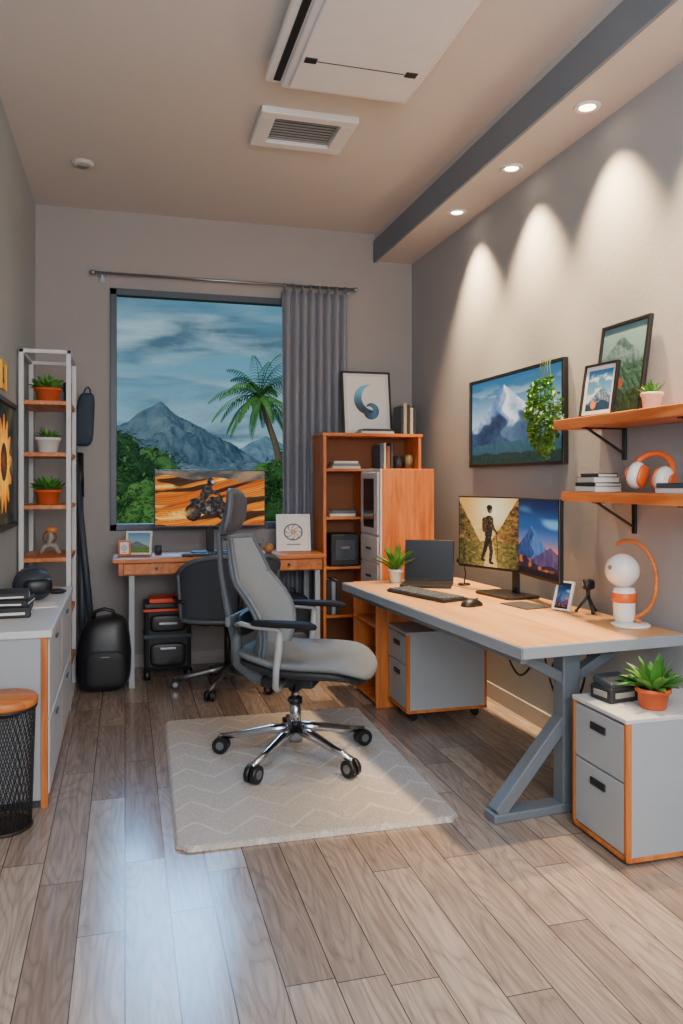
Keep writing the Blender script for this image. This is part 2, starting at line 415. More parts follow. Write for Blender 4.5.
# floor
def floor_mat():
    m,nt,b=newmat('plank_floor'); L=nt.links
    tc=N(nt,'ShaderNodeTexCoord'); sp=N(nt,'ShaderNodeSeparateXYZ'); L.new(tc.outputs['Object'],sp.inputs[0])
    x,y=sp.outputs[0],sp.outputs[1]
    W,LN=.132,.98
    px=M2(nt,'DIVIDE',x,W); ix=M2(nt,'FLOOR',px); fx=M2(nt,'FRACT',px)
    wn=N(nt,'ShaderNodeTexWhiteNoise',noise_dimensions='1D'); L.new(ix,wn.inputs['W'])
    py=M2(nt,'DIVIDE',M2(nt,'ADD',y,M2(nt,'MULTIPLY',wn.outputs['Value'],3.7)),LN); iy=M2(nt,'FLOOR',py); fy=M2(nt,'FRACT',py)
    cb=N(nt,'ShaderNodeCombineXYZ'); L.new(ix,cb.inputs[0]); L.new(iy,cb.inputs[1])
    w2=N(nt,'ShaderNodeTexWhiteNoise',noise_dimensions='2D'); L.new(cb.outputs[0],w2.inputs['Vector'])
    rid=w2.outputs['Value']
    rp=N(nt,'ShaderNodeValToRGB'); e=rp.color_ramp.elements
    e[0].position=0; e[0].color=(*lin((144,127,116)),1); e[1].position=1; e[1].color=(*lin((188,168,153)),1)
    for p,c in ((.35,(158,141,129)),(.7,(173,155,141))):
        q=e.new(p); q.color=(*lin(c),1)
    L.new(rid,rp.inputs[0])
    gv=N(nt,'ShaderNodeCombineXYZ'); L.new(M2(nt,'MULTIPLY',x,60),gv.inputs[0]); L.new(M2(nt,'MULTIPLY',y,4),gv.inputs[1]); L.new(M2(nt,'MULTIPLY',rid,40),gv.inputs[2])
    nz=N(nt,'ShaderNodeTexNoise'); nz.inputs['Scale'].default_value=1; nz.inputs['Detail'].default_value=5; nz.inputs['Distortion'].default_value=.8
    L.new(gv.outputs[0],nz.inputs['Vector'])
    g=N(nt,'ShaderNodeValToRGB'); g.color_ramp.elements[0].position=.34; g.color_ramp.elements[0].color=(.74,.72,.70,1)
    g.color_ramp.elements[1].position=.62; g.color_ramp.elements[1].color=(1.05,1.04,1.04,1); L.new(nz.outputs['Fac'],g.inputs[0])
    c=mixc(nt,1.0,rp.outputs[0],g.outputs[0],'MULTIPLY')
    gv2=N(nt,'ShaderNodeCombineXYZ'); L.new(M2(nt,'MULTIPLY',x,8),gv2.inputs[0]); L.new(M2(nt,'MULTIPLY',y,1.1),gv2.inputs[1]); L.new(M2(nt,'MULTIPLY',rid,17),gv2.inputs[2])
    n3=N(nt,'ShaderNodeTexNoise'); n3.inputs['Scale'].default_value=1; n3.inputs['Detail'].default_value=1.5; L.new(gv2.outputs[0],n3.inputs['Vector'])
    ln=M2(nt,'POWER',M2(nt,'ABSOLUTE',M2(nt,'SINE',M2(nt,'MULTIPLY',n3.outputs['Fac'],52))),.45)
    c=mixc(nt,M2(nt,'MULTIPLY',M2(nt,'SUBTRACT',1,ln),.48),c,lin((94,78,69)))
    sx=M2(nt,'MULTIPLY',M2(nt,'MINIMUM',fx,M2(nt,'SUBTRACT',1,fx)),W); sy=M2(nt,'MULTIPLY',M2(nt,'MINIMUM',fy,M2(nt,'SUBTRACT',1,fy)),LN)
    seam=M2(nt,'LESS_THAN',M2(nt,'MINIMUM',sx,sy),.0016)
    c=mixc(nt,M2(nt,'MULTIPLY',seam,.88),c,lin((52,41,36)))
    L.new(c,b.inputs['Base Color'])
    L.new(M2(nt,'ADD',M2(nt,'MULTIPLY',rid,.10),.15),b.inputs['Roughness'])
    # each plank sits at a very slightly different tilt, as laid boards do
    ng=N(nt,'ShaderNodeBump'); ng.inputs['Strength'].default_value=.5; ng.inputs['Distance'].default_value=.002
    L.new(M2(nt,'ADD',M2(nt,'ADD',M2(nt,'SUBTRACT',1,seam),M2(nt,'MULTIPLY',ln,.05)),M2(nt,'MULTIPLY',fx,M2(nt,'MULTIPLY',M2(nt,'SUBTRACT',rid,.5),2.2))),ng.inputs['Height']); L.new(ng.outputs[0],b.inputs['Normal'])
    return m
m=MB(); m.bx(XL-.1,XR+.1,YF-.1,YB+.1,-.1,0,floor_mat(),0); m.obj('floor',kind='structure')
m=MB(); m.bx(1.816,XR,YF,YB,2.946,2.96,SOFF,0); m.bx(1.816,XR,YF,YB,2.96,ZC,SOFF,0)
m.bx(1.800,1.818,YF,YB,2.935,3.10,BAND,.002); m.obj('trim_1',kind='structure')
m=MB(); m.bx(XL,XL+.012,YF,YB,0,.09,BASE,.002); m.obj('baseboard_left',kind='structure')
m=MB(); m.bx(XR-.012,XR,YF,YB,0,.09,BASE,.002); m.obj('baseboard_right',kind='structure')
m=MB(); m.bx(XL+.012,XR-.012,YB-.012,YB,0,.09,BASE,.002); m.obj('baseboard_back',kind='structure')
# window
GL,nt,b=newmat('window_glass'); 
tr=N(nt,'ShaderNodeBsdfTransparent'); gs=N(nt,'ShaderNodeBsdfGlossy'); gs.inputs['Roughness'].default_value=.3
tr.inputs[0].default_value=(.92,.97,.99,1); gs.inputs[0].default_value=(.25,.3,.35,1)
mxs=N(nt,'ShaderNodeMixShader'); fr=N(nt,'ShaderNodeFresnel'); fr.inputs[0].default_value=1.1
nt.links.new(fr.outputs[0],mxs.inputs[0]); nt.links.new(tr.outputs[0],mxs.inputs[1]); nt.links.new(gs.outputs[0],mxs.inputs[2])
nt.links.new(mxs.outputs[0],nt.nodes['Material Output'].inputs['Surface'])
WF=mat('window_frame_slate',(56,66,80),.4)
m=MB(); f=.045
m.bx(WX0,WX0+f,YB-.015,YB+.06,WZ0,WZ1,WF); m.bx(WX1-f,WX1,YB-.015,YB+.06,WZ0,WZ1,WF)
m.bx(WX0,WX1,YB-.015,YB+.06,WZ0,WZ0+f,WF); m.bx(WX0,WX1,YB-.015,YB+.06,WZ1-f,WZ1,WF)
w=m.obj('window_1',kind='structure')
m=MB(); m.bx(WX0+f,WX1-f,YB+.03,YB+.034,WZ0+f,WZ1-f,GL,0); m.obj('glass_pane',parent=w)
# ---------------------------------------------------------------- curtain
CURT=mat('curtain_cloth',(130,134,144),.9,var=.08,scale=6,bump=.2,bscale=300)
t=thing('curtain','slate grey pleated curtain drawn beside the window','curtain',(1.33,5.50,0))
m=MB(); 
def cf(u,v):
    x=-.24+u*.48; z=.2+v*2.46
    a=.022+.008*(1-v); y=a*math.sin(u*2*pi*8+.6*math.sin(v*2)+.5*noise.noise(Vector((u*6,v*1.5,0))))
    return (x+.006*math.sin(u*50+v*3),y,z)
m.grid(cf,160,30,CURT,.004); m.obj('drape',parent=t)
for k in range(8):
    m=MB(); cx=-.225+k*.064
    m.tube([(cx,.026*math.cos(a*pi/6),2.70+.026*math.sin(a*pi/6)-.012) for a in range(12)],.004,STEEL,6,True); m.obj('curtain_ring' ,parent=t)
t=thing('curtain_rod','thin brushed metal curtain rod above the window','curtain rod',(.72,5.50,2.70))
m=MB(); m.cyl((-.93,0,0),(.90,0,0),.010,STEEL); m.obj('rod',parent=t)
for sx in (-1,1):
    m=MB(); m.ell((sx*.93-.015*(sx>0),0,0),(.02,.017,.017),STEEL,nu=16,nv=10); m.obj('finial',parent=t)
    m=MB(); m.beam((sx*.87,0,-.012),(sx*.87,.088,-.012),.014,.014,STEEL); m.bx(sx*.87-.02,sx*.87+.02,.08,.089,-.05,.03,STEEL); m.obj('bracket',parent=t)
# ---------------------------------------------------------------- ceiling things
ACW=mat('ac_white',(220,220,219),.5)
t=thing('air_conditioner','large white ceiling air conditioner cassette with dark side slot','air conditioner',(.93,2.98,ZC))
m=MB(); m.bx(-.31,.32,-.46,.42,-.06,0,ACW,.01); m.bx(-.335,-.25,-.475,.445,-.082,-.05,ACW,.012); m.obj('body',parent=t)
m=MB(); m.bx(-.262,.335,-.475,.445,-.100,-.05,ACW,.012); m.bx(-.232,.305,-.445,.400,-.116,-.098,ACW,.010); m.obj('panel',parent=t)
m=MB(); m.bx(-.30,-.268,-.44,.41,-.088,-.078,BLACK,.002); m.obj('air_slot',parent=t)
m=MB(); m.bx(-.16,.22,.155,.161,-.118,-.112,SLATED,.001); m.obj('seam',parent=t)
for px in (-.19,.25):
    m=MB(); m.bx(px-.026,px+.026,.135,.175,-.120,-.112,BLACK,.002); m.obj('clip',parent=t)
t=thing('ceiling_vent','white square ceiling vent with recessed grey louvres','air vent',(.90,4.0,ZC))
m=MB()
for a in ((-.25,.25,-.20,-.14),(-.25,.25,.14,.20),(-.25,-.17,-.14,.14),(.17,.25,-.14,.14)): m.bx(*a,-.035,0,ACW,.004)
m.obj('vent_frame',parent=t)
m=MB(); VG=mat('vent_grey',(150,150,150),.6)
m.bx(-.17,.17,-.14,.14,-.004,0,SLATED,0)
for k in range(9): m.box((0,-.125+k*.031,-.018),(.34,.030,.003),VG,0,(D(16),0,0))
m.obj('louvres',parent=t)
m=MB(); m.lathe([(0,-.02),(.045,-.02),(.062,-.016),(.068,0),(0,0)],mat('detector_plastic',(196,190,184),.5)); m.lathe([(0,-.022),(.034,-.022),(.036,-.018)],VG)
m.obj('smoke_detector',loc=(-.235,4.78,ZC),label='round grey-white smoke detector on the ceiling',cat='smoke detector')
LAMPG,nt,b=newmat('downlight_glow'); b.inputs['Emission Color'].default_value=(1,.80,.55,1); b.inputs['Emission Strength'].default_value=16
dl=None
for k,yy in enumerate((3.02,3.72,4.42,2.32)):
    loc=(1.965,yy,2.946)
    if dl is None:
        dl=thing('downlight','round recessed downlight glowing warm white','ceiling light',loc,group='recessed downlights in the soffit')
        m=MB(); m.lathe([(.036,-.004),(.042,-.008),(.056,-.006),(.06,0),(.036,0)],WHITE); m.obj('trim_ring',parent=dl)
        m=MB(); m.lathe([(0,-.003),(.036,-.003),(.036,0)],LAMPG); m.obj('lens',parent=dl)
    else: dup(dl,loc)
    L=bpy.data.lights.new('downlight_beam','SPOT'); L.energy=320; L.color=(1,.68,.36); L.spot_size=D(78); L.spot_blend=.85; L.shadow_soft_size=.04
    o=bpy.data.objects.new('downlight_beam',L); COL.objects.link(o); o.location=(1.92,yy,2.93); o.rotation_euler=(0,D(-10),0)
# ---------------------------------------------------------------- rug
RUG,nt,b=newmat('rug_wool'); L=nt.links
tc=N(nt,'ShaderNodeTexCoord'); sp=N(nt,'ShaderNodeSeparateXYZ'); L.new(tc.outputs['Object'],sp.inputs[0])
wv=N(nt,'ShaderNodeTexNoise'); wv.inputs['Scale'].default_value=9; L.new(tc.outputs['Object'],wv.inputs['Vector'])
wob=M2(nt,'MULTIPLY',M2(nt,'SUBTRACT',wv.outputs['Fac'],.5),.06)
zz=M2(nt,'MULTIPLY',M2(nt,'PINGPONG',M2(nt,'ADD',sp.outputs[0],M2(nt,'MULTIPLY',wob,.4)),.115),1.1)
rw=M2(nt,'FRACT',M2(nt,'DIVIDE',M2(nt,'ADD',M2(nt,'ADD',sp.outputs[1],zz),wob),.185))
ln=M2(nt,'LESS_THAN',rw,.10)
nz=N(nt,'ShaderNodeTexNoise'); nz.inputs['Scale'].default_value=150; nz.inputs['Detail'].default_value=3; L.new(tc.outputs['Object'],nz.inputs['Vector'])
n4=N(nt,'ShaderNodeTexNoise'); n4.inputs['Scale'].default_value=5; L.new(tc.outputs['Object'],n4.inputs['Vector'])
c=mixc(nt,nz.outputs['Fac'],lin((154,144,136)),lin((240,231,222)))
pf=M2(nt,'MULTIPLY',ln,M2(nt,'MULTIPLY',n4.outputs['Fac'],.75))
c=mixc(nt,pf,c,lin((248,242,235))); L.new(c,b.inputs['Base Color']); b.inputs['Roughness'].default_value=1; b.inputs['Specular IOR Level'].default_value=.1
bp=N(nt,'ShaderNodeBump'); bp.inputs['Strength'].default_value=1; bp.inputs['Distance'].default_value=.012
L.new(M2(nt,'ADD',nz.outputs['Fac'],M2(nt,'MULTIPLY',pf,.6)),bp.inputs['Height']); L.new(bp.outputs[0],b.inputs['Normal'])
m=MB()
def rr(w,h,r,n=6):
    pts=[]
    for cx,cy,a0 in ((w/2-r,h/2-r,0),(-w/2+r,h/2-r,90),(-w/2+r,-h/2+r,180),(w/2-r,-h/2+r,270)):
        for k in range(n+1):
            a=D(a0+90*k/n); pts.append((cx+r*math.cos(a),cy+r*math.sin(a)))
    return pts
def rugf(u,v):
    x=(u*2-1);y=(v*2-1)
    e=max(abs(x),abs(y)); edge=1-sm(.982,1,e)
    cx=x*.535;cy=y*.75
    w_=.003*noise.noise(Vector((x*40,y*56,0)))*(e>.985)
    k=max(0,abs(x)-.92)*max(0,abs(y)-.945)*9
    return (cx*(1-k)+w_,cy*(1-k)+w_,.001+edge*(.017+.0035*noise.noise(Vector((x*90,y*130,3)))))
m.grid(rugf,210,290,RUG)
rug=m.obj('rug',loc=(.72,3.495,.0005),rot=(0,0,D(-1.2)),label='pale cream plush rug with faint zigzag lines under the chair',cat='rug')
# ---------------------------------------------------------------- big office chair
CF=mat('chair_frame_slate',(96,103,111),.45); CFD=mat('chair_dark_slate',(36,39,44),.6)
ARMG=mat('chair_arm_grey',(160,161,163),.45,.1)
MESHM=mat('chair_back_grey',(146,152,157),.8,bump=.5,bscale=600,var=.08)
def star_base(t,R,matl,wr=.033,a0=156,z=.085):
    m=MB(); m.cyl((0,0,z-.01),(0,0,z+.075),.034,matl,.03); m.obj('hub',parent=t)
    for k in range(5):
        a=D(a0+72*k); c,s_=math.cos(a),math.sin(a)
        m=MB()
        m.tube([(c*.02,s_*.02,z+.05),(c*R*.35,s_*R*.35,z+.036),(c*R*.7,s_*R*.7,z+.01),(c*R,s_*R,z-.008)],[.026,.022,.017,.014],matl,10)
        m.cyl((c*R,s_*R,z-.03),(c*R,s_*R,z+.004),.010,matl); m.obj('base_arm',parent=t)
        m=MB(); px,py=-s_,c
        for sg in (-1,1):
            q=Vector((c*(R+.0)+px*sg*.016,s_*R+py*sg*.016,wr+.002)); e=Vector((px,py,0))*.011
            m.cyl(q-e,q+e,wr,BLACK,seg=22); m.cyl(q+e*.9*sg,q+e*1.15*sg,wr*.5,STEEL,seg=16)
        m.ell((c*R,s_*R,wr+.014),(.02,.014,.028),BLACK,nu=12,nv=8,rot=(0,0,a)); m.obj('caster',parent=t)
ch=thing('office_chair','grey mesh office chair with headrest and chrome star base','chair',(.76,3.53,.0195),D(-28))
star_base(ch,.355,CHROME,.038,a0=156+28)
m=MB(); m.cyl((0,0,.14),(0,0,.27),.026,CHROME); m.cyl((0,0,.25),(0,0,.36),.017,CHROME); m.lathe([(.03,.25),(.032,.26),(.032,.275),(.02,.28)],BLACK); m.obj('gas_lift',parent=ch)
m=MB(); m.box((-.02,0,.36),(.25,.16,.05),CFD,.015); m.box((-.10,0,.345),(.12,.08,.05),BLACK,.012); m.cyl((.02,-.07,.355),(.05,-.24,.345),.006,BLACK); m.ell((.055,-.26,.345),(.012,.035,.008),BLACK,nu=12,nv=8); m.cyl((.02,-.09,.35),(.02,.09,.35),.03,BLACK); m.obj('tilt_mechanism',parent=ch)
def seatdef(v):
    x,y,z=v
    z2=z+ .55*y*y - 1.7*max(0,x-.16)**2 + .22*max(0,-x-.1) - .016*math.cos(x*13)*(1 if z>0 else 0)*max(0,1-abs(y)/.2)
    return (x,y*(1-.14*max(0,-x)/.25),z2)
m=MB(); m.ell((.05,0,.408),(.29,.272,.022),CFD,.5,.6,seatdef,48,10); m.obj('seat_shell',parent=ch)
m=MB(); m.ell((.06,0,.440),(.31,.287,.023),FABRIC,.62,.62,seatdef,72,18); m.obj('seat',parent=ch)
def bk(u,v,off=0):
    s_=2*u-1; w=.185+.078*math.sin(pi*min(1,v*1.02))**.8-.045*v
    x=-.205-.130*v**1.2+.065*math.sin(pi*min(1,v*1.5))+.105*s_*s_*(1-.3*v)+off
    return (x,s_*w,.470+.54*v)
m=MB(); m.grid(lambda u,v: bk(u,v),24,36,MESHM,.006); m.obj('backrest',parent=ch)
m=MB(); pts=[bk(i/10,0) for i in range(10)]+[bk(1,i/18) for i in range(18)]+[bk(1-i/10,1) for i in range(10)]+[bk(0,1-i/18) for i in range(18)]
m.tube(pts,.011,CF,10,True)
for sg in (.0,1.0): m.tube([bk(.5+(sg-.5)*.95,i/14,-.012) for i in range(15)],[.009+.005*math.sin(pi*i/14) for i in range(15)],CF,8)
m.obj('back_frame',parent=ch)
m=MB(); m.tube([(-.08,0,.355),(-.2,0,.365),(-.275,0,.42),(-.29,0,.52),(-.265,0,.62)],[.03,.034,.032,.026,.02],CF,12)
m.tube([(-.29,0,.50),(-.33,0,.66),(-.365,0,.85),(-.375,0,1.02),(-.345,0,1.10)],[.020,.018,.015,.013,.012],CF,12)
m.beam((-.27,-.17,.64),(-.27,.17,.64),.026,.045,CF,.01); m.ell((-.225,0,.62),(.018,.15,.055),CFD,.6,.6,nu=24,nv=10)
m.obj('spine',parent=ch)
def hd(v): return (v[0]+2.2*v[1]**2-1.2*v[2]**2+.15*v[2], v[1]*(1-.5*max(0,v[2])), v[2])
m=MB(); m.ell((-.315,0,1.13),(.017,.12,.112),mat('headrest_slate',(92,99,107),.6),.65,.7,hd,36,18); m.ell((-.305,0,1.13),(.019,.106,.096),mat('headrest_pad',(72,78,86),.7),.65,.7,hd,32,16); m.obj('headrest',parent=ch)
for sg in (-1,1):
    m=MB(); y=sg*.295
    m.tube([(-.02,sg*.10,.385),(-.01,sg*.24,.37),(-.005,y,.395),(0,y+sg*.004,.48),(.01,y,.56),(.015,y,.635)],[.013,.013,.014,.015,.017,.014],ARMG,10)
    m.tube([(-.215,sg*.205,.64),(-.17,sg*.26,.655),(-.10,y,.65),(.0,y,.645),(.02,y,.63)],[.010,.011,.011,.011,.01],ARMG,8)
    arm=m.obj('armrest',parent=ch)
    m=MB(); m.ell((.03,y,.667),(.145,.040,.012),mat('arm_pad_black',(24,25,28),.75,spec=.25),.4,.5,lambda v:(v[0],v[1]*(1-.4*max(0,-v[0])/.14),v[2]-2.0*max(0,v[0]-.07)**2),28,10); m.obj('arm_pad',parent=arm)
# ---------------------------------------------------------------- second chair
c2=thing('office_chair','dark grey low-back swivel chair pushed in at the rear desk','chair',(.62,4.90,0),D(100))
star_base(c2,.32,STEEL,.03,a0=0,z=.07)
m=MB(); m.cyl((0,0,.13),(0,0,.40),.02,BLACK); m.obj('gas_lift',parent=c2)
m=MB(); m.ell((.02,0,.435),(.24,.245,.04),CFD,.5,.6,seatdef,40,12); m.obj('seat',parent=c2)
def bk2(u,v):
    a=D(-82+164*u); r=.27+.02*v
    top=.50+.345*(v)*(1-.32*abs(2*u-1)**3)
    return (-.0-r*math.cos(a)*(.85+.1*v),r*math.sin(a)*1.12,top-.05*(1-v)+0)
m=MB(); m.grid(bk2,30,12,mat('chair2_mesh',(66,73,82),.8,bump=.5,bscale=500),.012); m.obj('backrest',parent=c2)
m=MB(); m.tube([(-.05,0,.40),(-.2,0,.42),(-.26,0,.52),(-.275,0,.66)],.018,BLACK,8); m.tube([bk2(i/20,1) for i in range(21)],.015,CF,8); m.tube([bk2(i/20,0) for i in range(21)],.013,CF,8)
m.tube([bk2(0,i/6) for i in range(7)],.013,CF,8); m.tube([bk2(1,i/6) for i in range(7)],.013,CF,8); m.obj('back_frame',parent=c2)
for sg in (-1,1):
    m=MB(); m.tube([(0,sg*.12,.40),(.0,sg*.275,.43),(-.02,sg*.30,.54)],.012,BLACK,8); m.ell((.03,sg*.30,.565),(.11,.025,.014),BLACK,.5,.6,nu=20,nv=8); m.obj('armrest',parent=c2)
# ---------------------------------------------------------------- main desk
dk=thing('standing_desk','long desk with light wood top, grey edge and slate steel leg','desk',(1.336,2.46,0),D(4.2))
DW,DL=.735,1.855
m=MB(); m.bx(0.012,DW,.012,DL-.012,.695,.712,TOPW,.004); m.obj('desktop',parent=dk)
EDG=mat('desk_edge_grey',(144,150,157),.5)
m=MB(); m.bx(0,.012,0,DL,.668,.711,EDG,.003); m.bx(0,DW,0,.012,.668,.711,EDG,.003); m.bx(0,DW,DL-.012,DL,.668,.711,EDG,.003); m.bx(.012,DW,.012,DL-.012,.674,.695,EDG,0); m.obj('edge_band',parent=dk)
m=MB(); fy=.25
m.bx(.02,.68,fy-.04,fy+.04,0,.035,SLATE,.006); m.bx(.33,.41,fy-.035,fy+.035,.03,.675,SLATE,.006)
m.beam((.05,fy,.03),(.35,fy,.36),.06,.05,SLATE); m.beam((.07,fy,.665),(.34,fy,.52),.05,.04,SLATE); m.beam((.68,fy,.665),(.40,fy,.52),.05,.04,SLATE)
m.obj('leg',parent=dk)
m=MB(); m.bx(.50,.54,.18,1.78,.615,.672,SLATED,.004); m.obj('support_beam',parent=dk)
m=MB(); m.bx(.03,.06,.05,1.78,.64,.672,SLATE,.004); m.obj('front_rail',parent=dk)
# cables
for k,(pts) in enumerate([[(1.93,3.80,.66),(1.93,3.74,.44),(1.95,3.62,.30),(1.97,3.50,.40),(1.99,3.44,.66)],[(1.93,3.36,.66),(1.93,3.30,.40),(1.96,3.20,.24),(1.99,3.10,.36),(2.0,3.04,.66)],[(1.97,3.60,.66),(1.98,3.56,.46),(2.0,3.42,.36),(2.02,3.34,.5),(2.02,3.30,.66)]]):
    m=MB(); P=[Vector(p) for p in pts]; Q=[]
    for i in range(len(P)-1):
        p0,p1,p2,p3=P[max(0,i-1)],P[i],P[i+1],P[min(len(P)-1,i+2)]
        for s_ in range(8):
            t_=s_/8; Q.append(.5*((2*p1)+(-p0+p2)*t_+(2*p0-5*p1+4*p2-p3)*t_**2+(-p0+3*p1-3*p2+p3)*t_**3))
    m.tube(Q+[P[-1]],.0055,BLACK,6); m.obj('cable',label='thin black cable looping beneath the desk',cat='cable')
# pedestal under desk
def drawer_unit(name,label,loc,W,Dp,H,z0,drawers,face,side,trim,casters=True,rz=0,topm=None):
    t=thing(name,label,'cabinet',loc,rz)
    m=MB(); m.bx(.012,Dp,0,W,z0,z0+H,side,.004)
    m.bx(-.008,.014,-.001,.014,z0,z0+H,trim,.002); m.bx(-.008,.014,W-.014,W+.001,z0,z0+H,trim,.002); m.bx(-.008,.014,0,W,z0,z0+.016,trim,.002)
    m.bx(-.010,Dp,-.003,W+.001,z0+H-.004,z0+H+.012,topm or side,.003)
    m.bx(0.0,Dp,-.003,.004,z0-.002,z0+.014,trim,.001); m.bx(Dp-.014,Dp,-.003,.004,z0,z0+H,trim,.001)
    m.obj('body',parent=t)
    zz=z0+.020; tot=H-.028
    for fr_ in drawers:
        h=tot*fr_-.006
        m=MB(); m.bx(-.007,.014,.016,W-.016,zz,zz+h,face,.004); d=m.obj('drawer',parent=t)
        m=MB(); m.bx(-.013,-.006,W/2-.045,W/2+.045,zz+h-.065,zz+h-.038,BLACK,.003); m.obj('handle',parent=d)
        zz+=h+.006
    if casters:
        for cx in (.05,Dp-.05):
            for cy in (.05,W-.05):
                m=MB(); m.cyl((cx,cy-.01,.022),(cx,cy+.01,.022),.0215,BLACK); m.box((cx,cy,z0-.012),(.03,.03,.024),BLACK); m.obj('caster',parent=t)
    return t
drawer_unit('drawer_cabinet','grey rolling pedestal with orange trim under the desk',(1.45,3.90,0),.30,.46,.42,.055,(.6,.4),GREYP,GREYP,ORANGEZ)
drawer_unit('drawer_cabinet','grey two-drawer cabinet with orange trim beside desk end',(1.63,2.265,0),.325,.45,.47,.012,(.55,.45),GREYP,GREYP,ORANGEZ,False,topm=WHITEP)
# open shelf unit under desk far end
t=thing('open_shelf','open orange wooden shelf unit supporting the desk end','shelf',(1.375,4.215,0))
m=MB(); m.bx(0,.48,0,.018,0,.650,ORANGEZ); m.bx(0,.48,.44,.458,0,.650,ORANGEZ); m.bx(.47,.48,.018,.44,0,.650,ORANGEZ)
m.bx(0,.48,0,.458,.650,.666,ORANGE); m.obj('body',parent=t)
for z in (.02,.24,.45):
    m=MB(); m.bx(.003,.47,.018,.44,z,z+.016,ORANGE); m.obj('shelf',parent=t)
# ---------------------------------------------------------------- back desk
bd=thing('writing_desk','orange wooden writing desk with drawers and slim grey legs','desk',(-.06,4.99,0))
BW,BD=1.342,.43
m=MB(); m.bx(-.015,BW,-.012,BD,.785,.812,ORANGE,.004); m.obj('desktop',parent=bd)
m=MB(); m.bx(.02,BW-.02,.02,BD-.01,.705,.785,ORANGE,.003); m.obj('apron',parent=bd)
for k in range(3):
    x0=.05+k*.42
    m=MB(); m.bx(x0,x0+.395,.004,.022,.712,.780,ORANGEY,.004); d=m.obj('drawer',parent=bd)
    m=MB(); m.cyl((x0+.2,.004,.748),(x0+.2,-.012,.748),.009,BLACK); m.obj('knob',parent=d)
for lx in (.10,BW-.05):
    for ly in (.05,BD-.05):
        m=MB(); m.box((lx,ly,.3525),(.035,.035,.705),GREYP,.004); m.obj('leg',parent=bd)
# ---------------------------------------------------------------- bookshelf
bs=thing('bookshelf','tall open orange wooden bookshelf in the room corner','bookshelf',(1.295,5.12,0))
SW,SD=.71,.30
m=MB(); m.bx(0,.022,0,SD,0,1.60,ORANGEZ); m.bx(SW-.022,SW,0,SD,0,1.60,ORANGEZ); m.bx(-.008,SW+.008,-.008,SD,1.60,1.622,ORANGE); m.bx(.022,SW-.022,SD-.012,SD,.02,1.60,mat('bookshelf_back',(128,76,42),.7)); m.bx(.30,.318,.005,SD-.012,.02,1.36,ORANGEZ); m.obj('body',parent=bs)
for z in (.03,.36,.69,1.03,1.36):
    m=MB(); m.bx(.022,SW-.022,.004,SD-.012,z,z+.018,ORANGE); m.obj('shelf',parent=bs)
# tall cabinet
tc_=thing('storage_cabinet','orange wooden storage cabinet with pale door, dark glass and drawers','cabinet',(1.56,4.70,0))
m=MB(); m.bx(.012,.37,0,.40,0,1.372,ORANGEZ,.004); m.bx(0,.014,0,.40,0,1.372,WHITEP,.003); m.obj('body',parent=tc_)
m=MB(); m.bx(-.012,.0,.02,.38,.95,1.35,WHITEP,.004); d=m.obj('door',parent=tc_)
m=MB(); m.bx(-.015,-.011,.09,.31,.99,1.31,mat('dark_glass',(24,34,46),.12),.002); m.obj('glass',parent=d)
m=MB(); m.cyl((-.014,.05,1.08),(-.026,.05,1.08),.006,STEEL); m.obj('handle',parent=d)
for z0,z1 in ((.77,.935),(.59,.755),(.30,.575),(.03,.285)):
    m=MB(); m.bx(-.012,.0,.02,.38,z0,z1,WHITEP,.004); d=m.obj('drawer',parent=tc_)
    m=MB(); m.bx(-.018,-.011,.15,.25,(z0+z1)/2-.008,(z0+z1)/2+.008,SLATED,.002); m.obj('handle',parent=d)
# ---------------------------------------------------------------- left sideboard
sb=thing('sideboard','white sideboard cabinet with drawers and orange edge trim','cabinet',(XL+.004,3.29,0))
SX,SL,SH=.285,1.30,.706
m=MB(); m.bx(0,SX-.012,.0,SL,.03,SH-.03,GREYP,.004); m.bx(.01,SX-.02,.01,SL-.01,0,.03,SLATED,0); m.bx(0,SX+.012,-.012,SL,SH-.03,SH,WHITEP,.004)
m.bx(SX-.03,SX-.004,-.006,.016,0,SH-.03,ORANGEZ,.002); m.bx(SX-.03,SX-.006,SL-.02,SL,0,SH-.03,ORANGEZ,.002); m.bx(SX-.014,SX-.006,0,SL,.015,.035,ORANGEY,.002); m.obj('body',parent=sb)
for k in range(2):
    y0=.025+k*.635
    for z0,z1 in ((.045,.335),(.345,.665)):
        m=MB(); m.bx(SX-.014,SX,y0,y0+.62,z0,z1,WHITEP,.004); d=m.obj('drawer',parent=sb)
        m=MB(); m.bx(SX,SX+.008,y0+.27,y0+.35,z1-.05,z1-.036,SLATED,.003); m.obj('handle',parent=d)
# ---------------------------------------------------------------- left tall metal shelf
ls=thing('metal_shelf','white metal rack with four orange wooden shelves','shelf',(-.568,4.63,0))
LX,LY=.275,.50
RACK=mat('rack_white',(200,202,204),.45)
m=MB()
for x in (0.0,LX-.026):
    for y in (0,LY-.026): m.bx(x,x+.026,y,y+.026,0,2.03,RACK,.003)
for z in (2.008,.02):
    m.bx(0,LX,0,.022,z,z+.022,RACK,.003); m.bx(0,LX,LY-.022,LY,z,z+.022,RACK,.003); m.bx(0,.022,0,LY,z,z+.022,RACK,.003); m.bx(LX-.022,LX,0,LY,z,z+.022,RACK,.003)
m.obj('rack_frame',parent=ls)
SHZ=(1.745,1.455,1.16,.865,.55,.25)
for z in SHZ:
    m=MB(); m.bx(.004,LX-.004,.004,LY-.004,z-.024,z,ORANGEY,.003); m.obj('shelf',parent=ls)
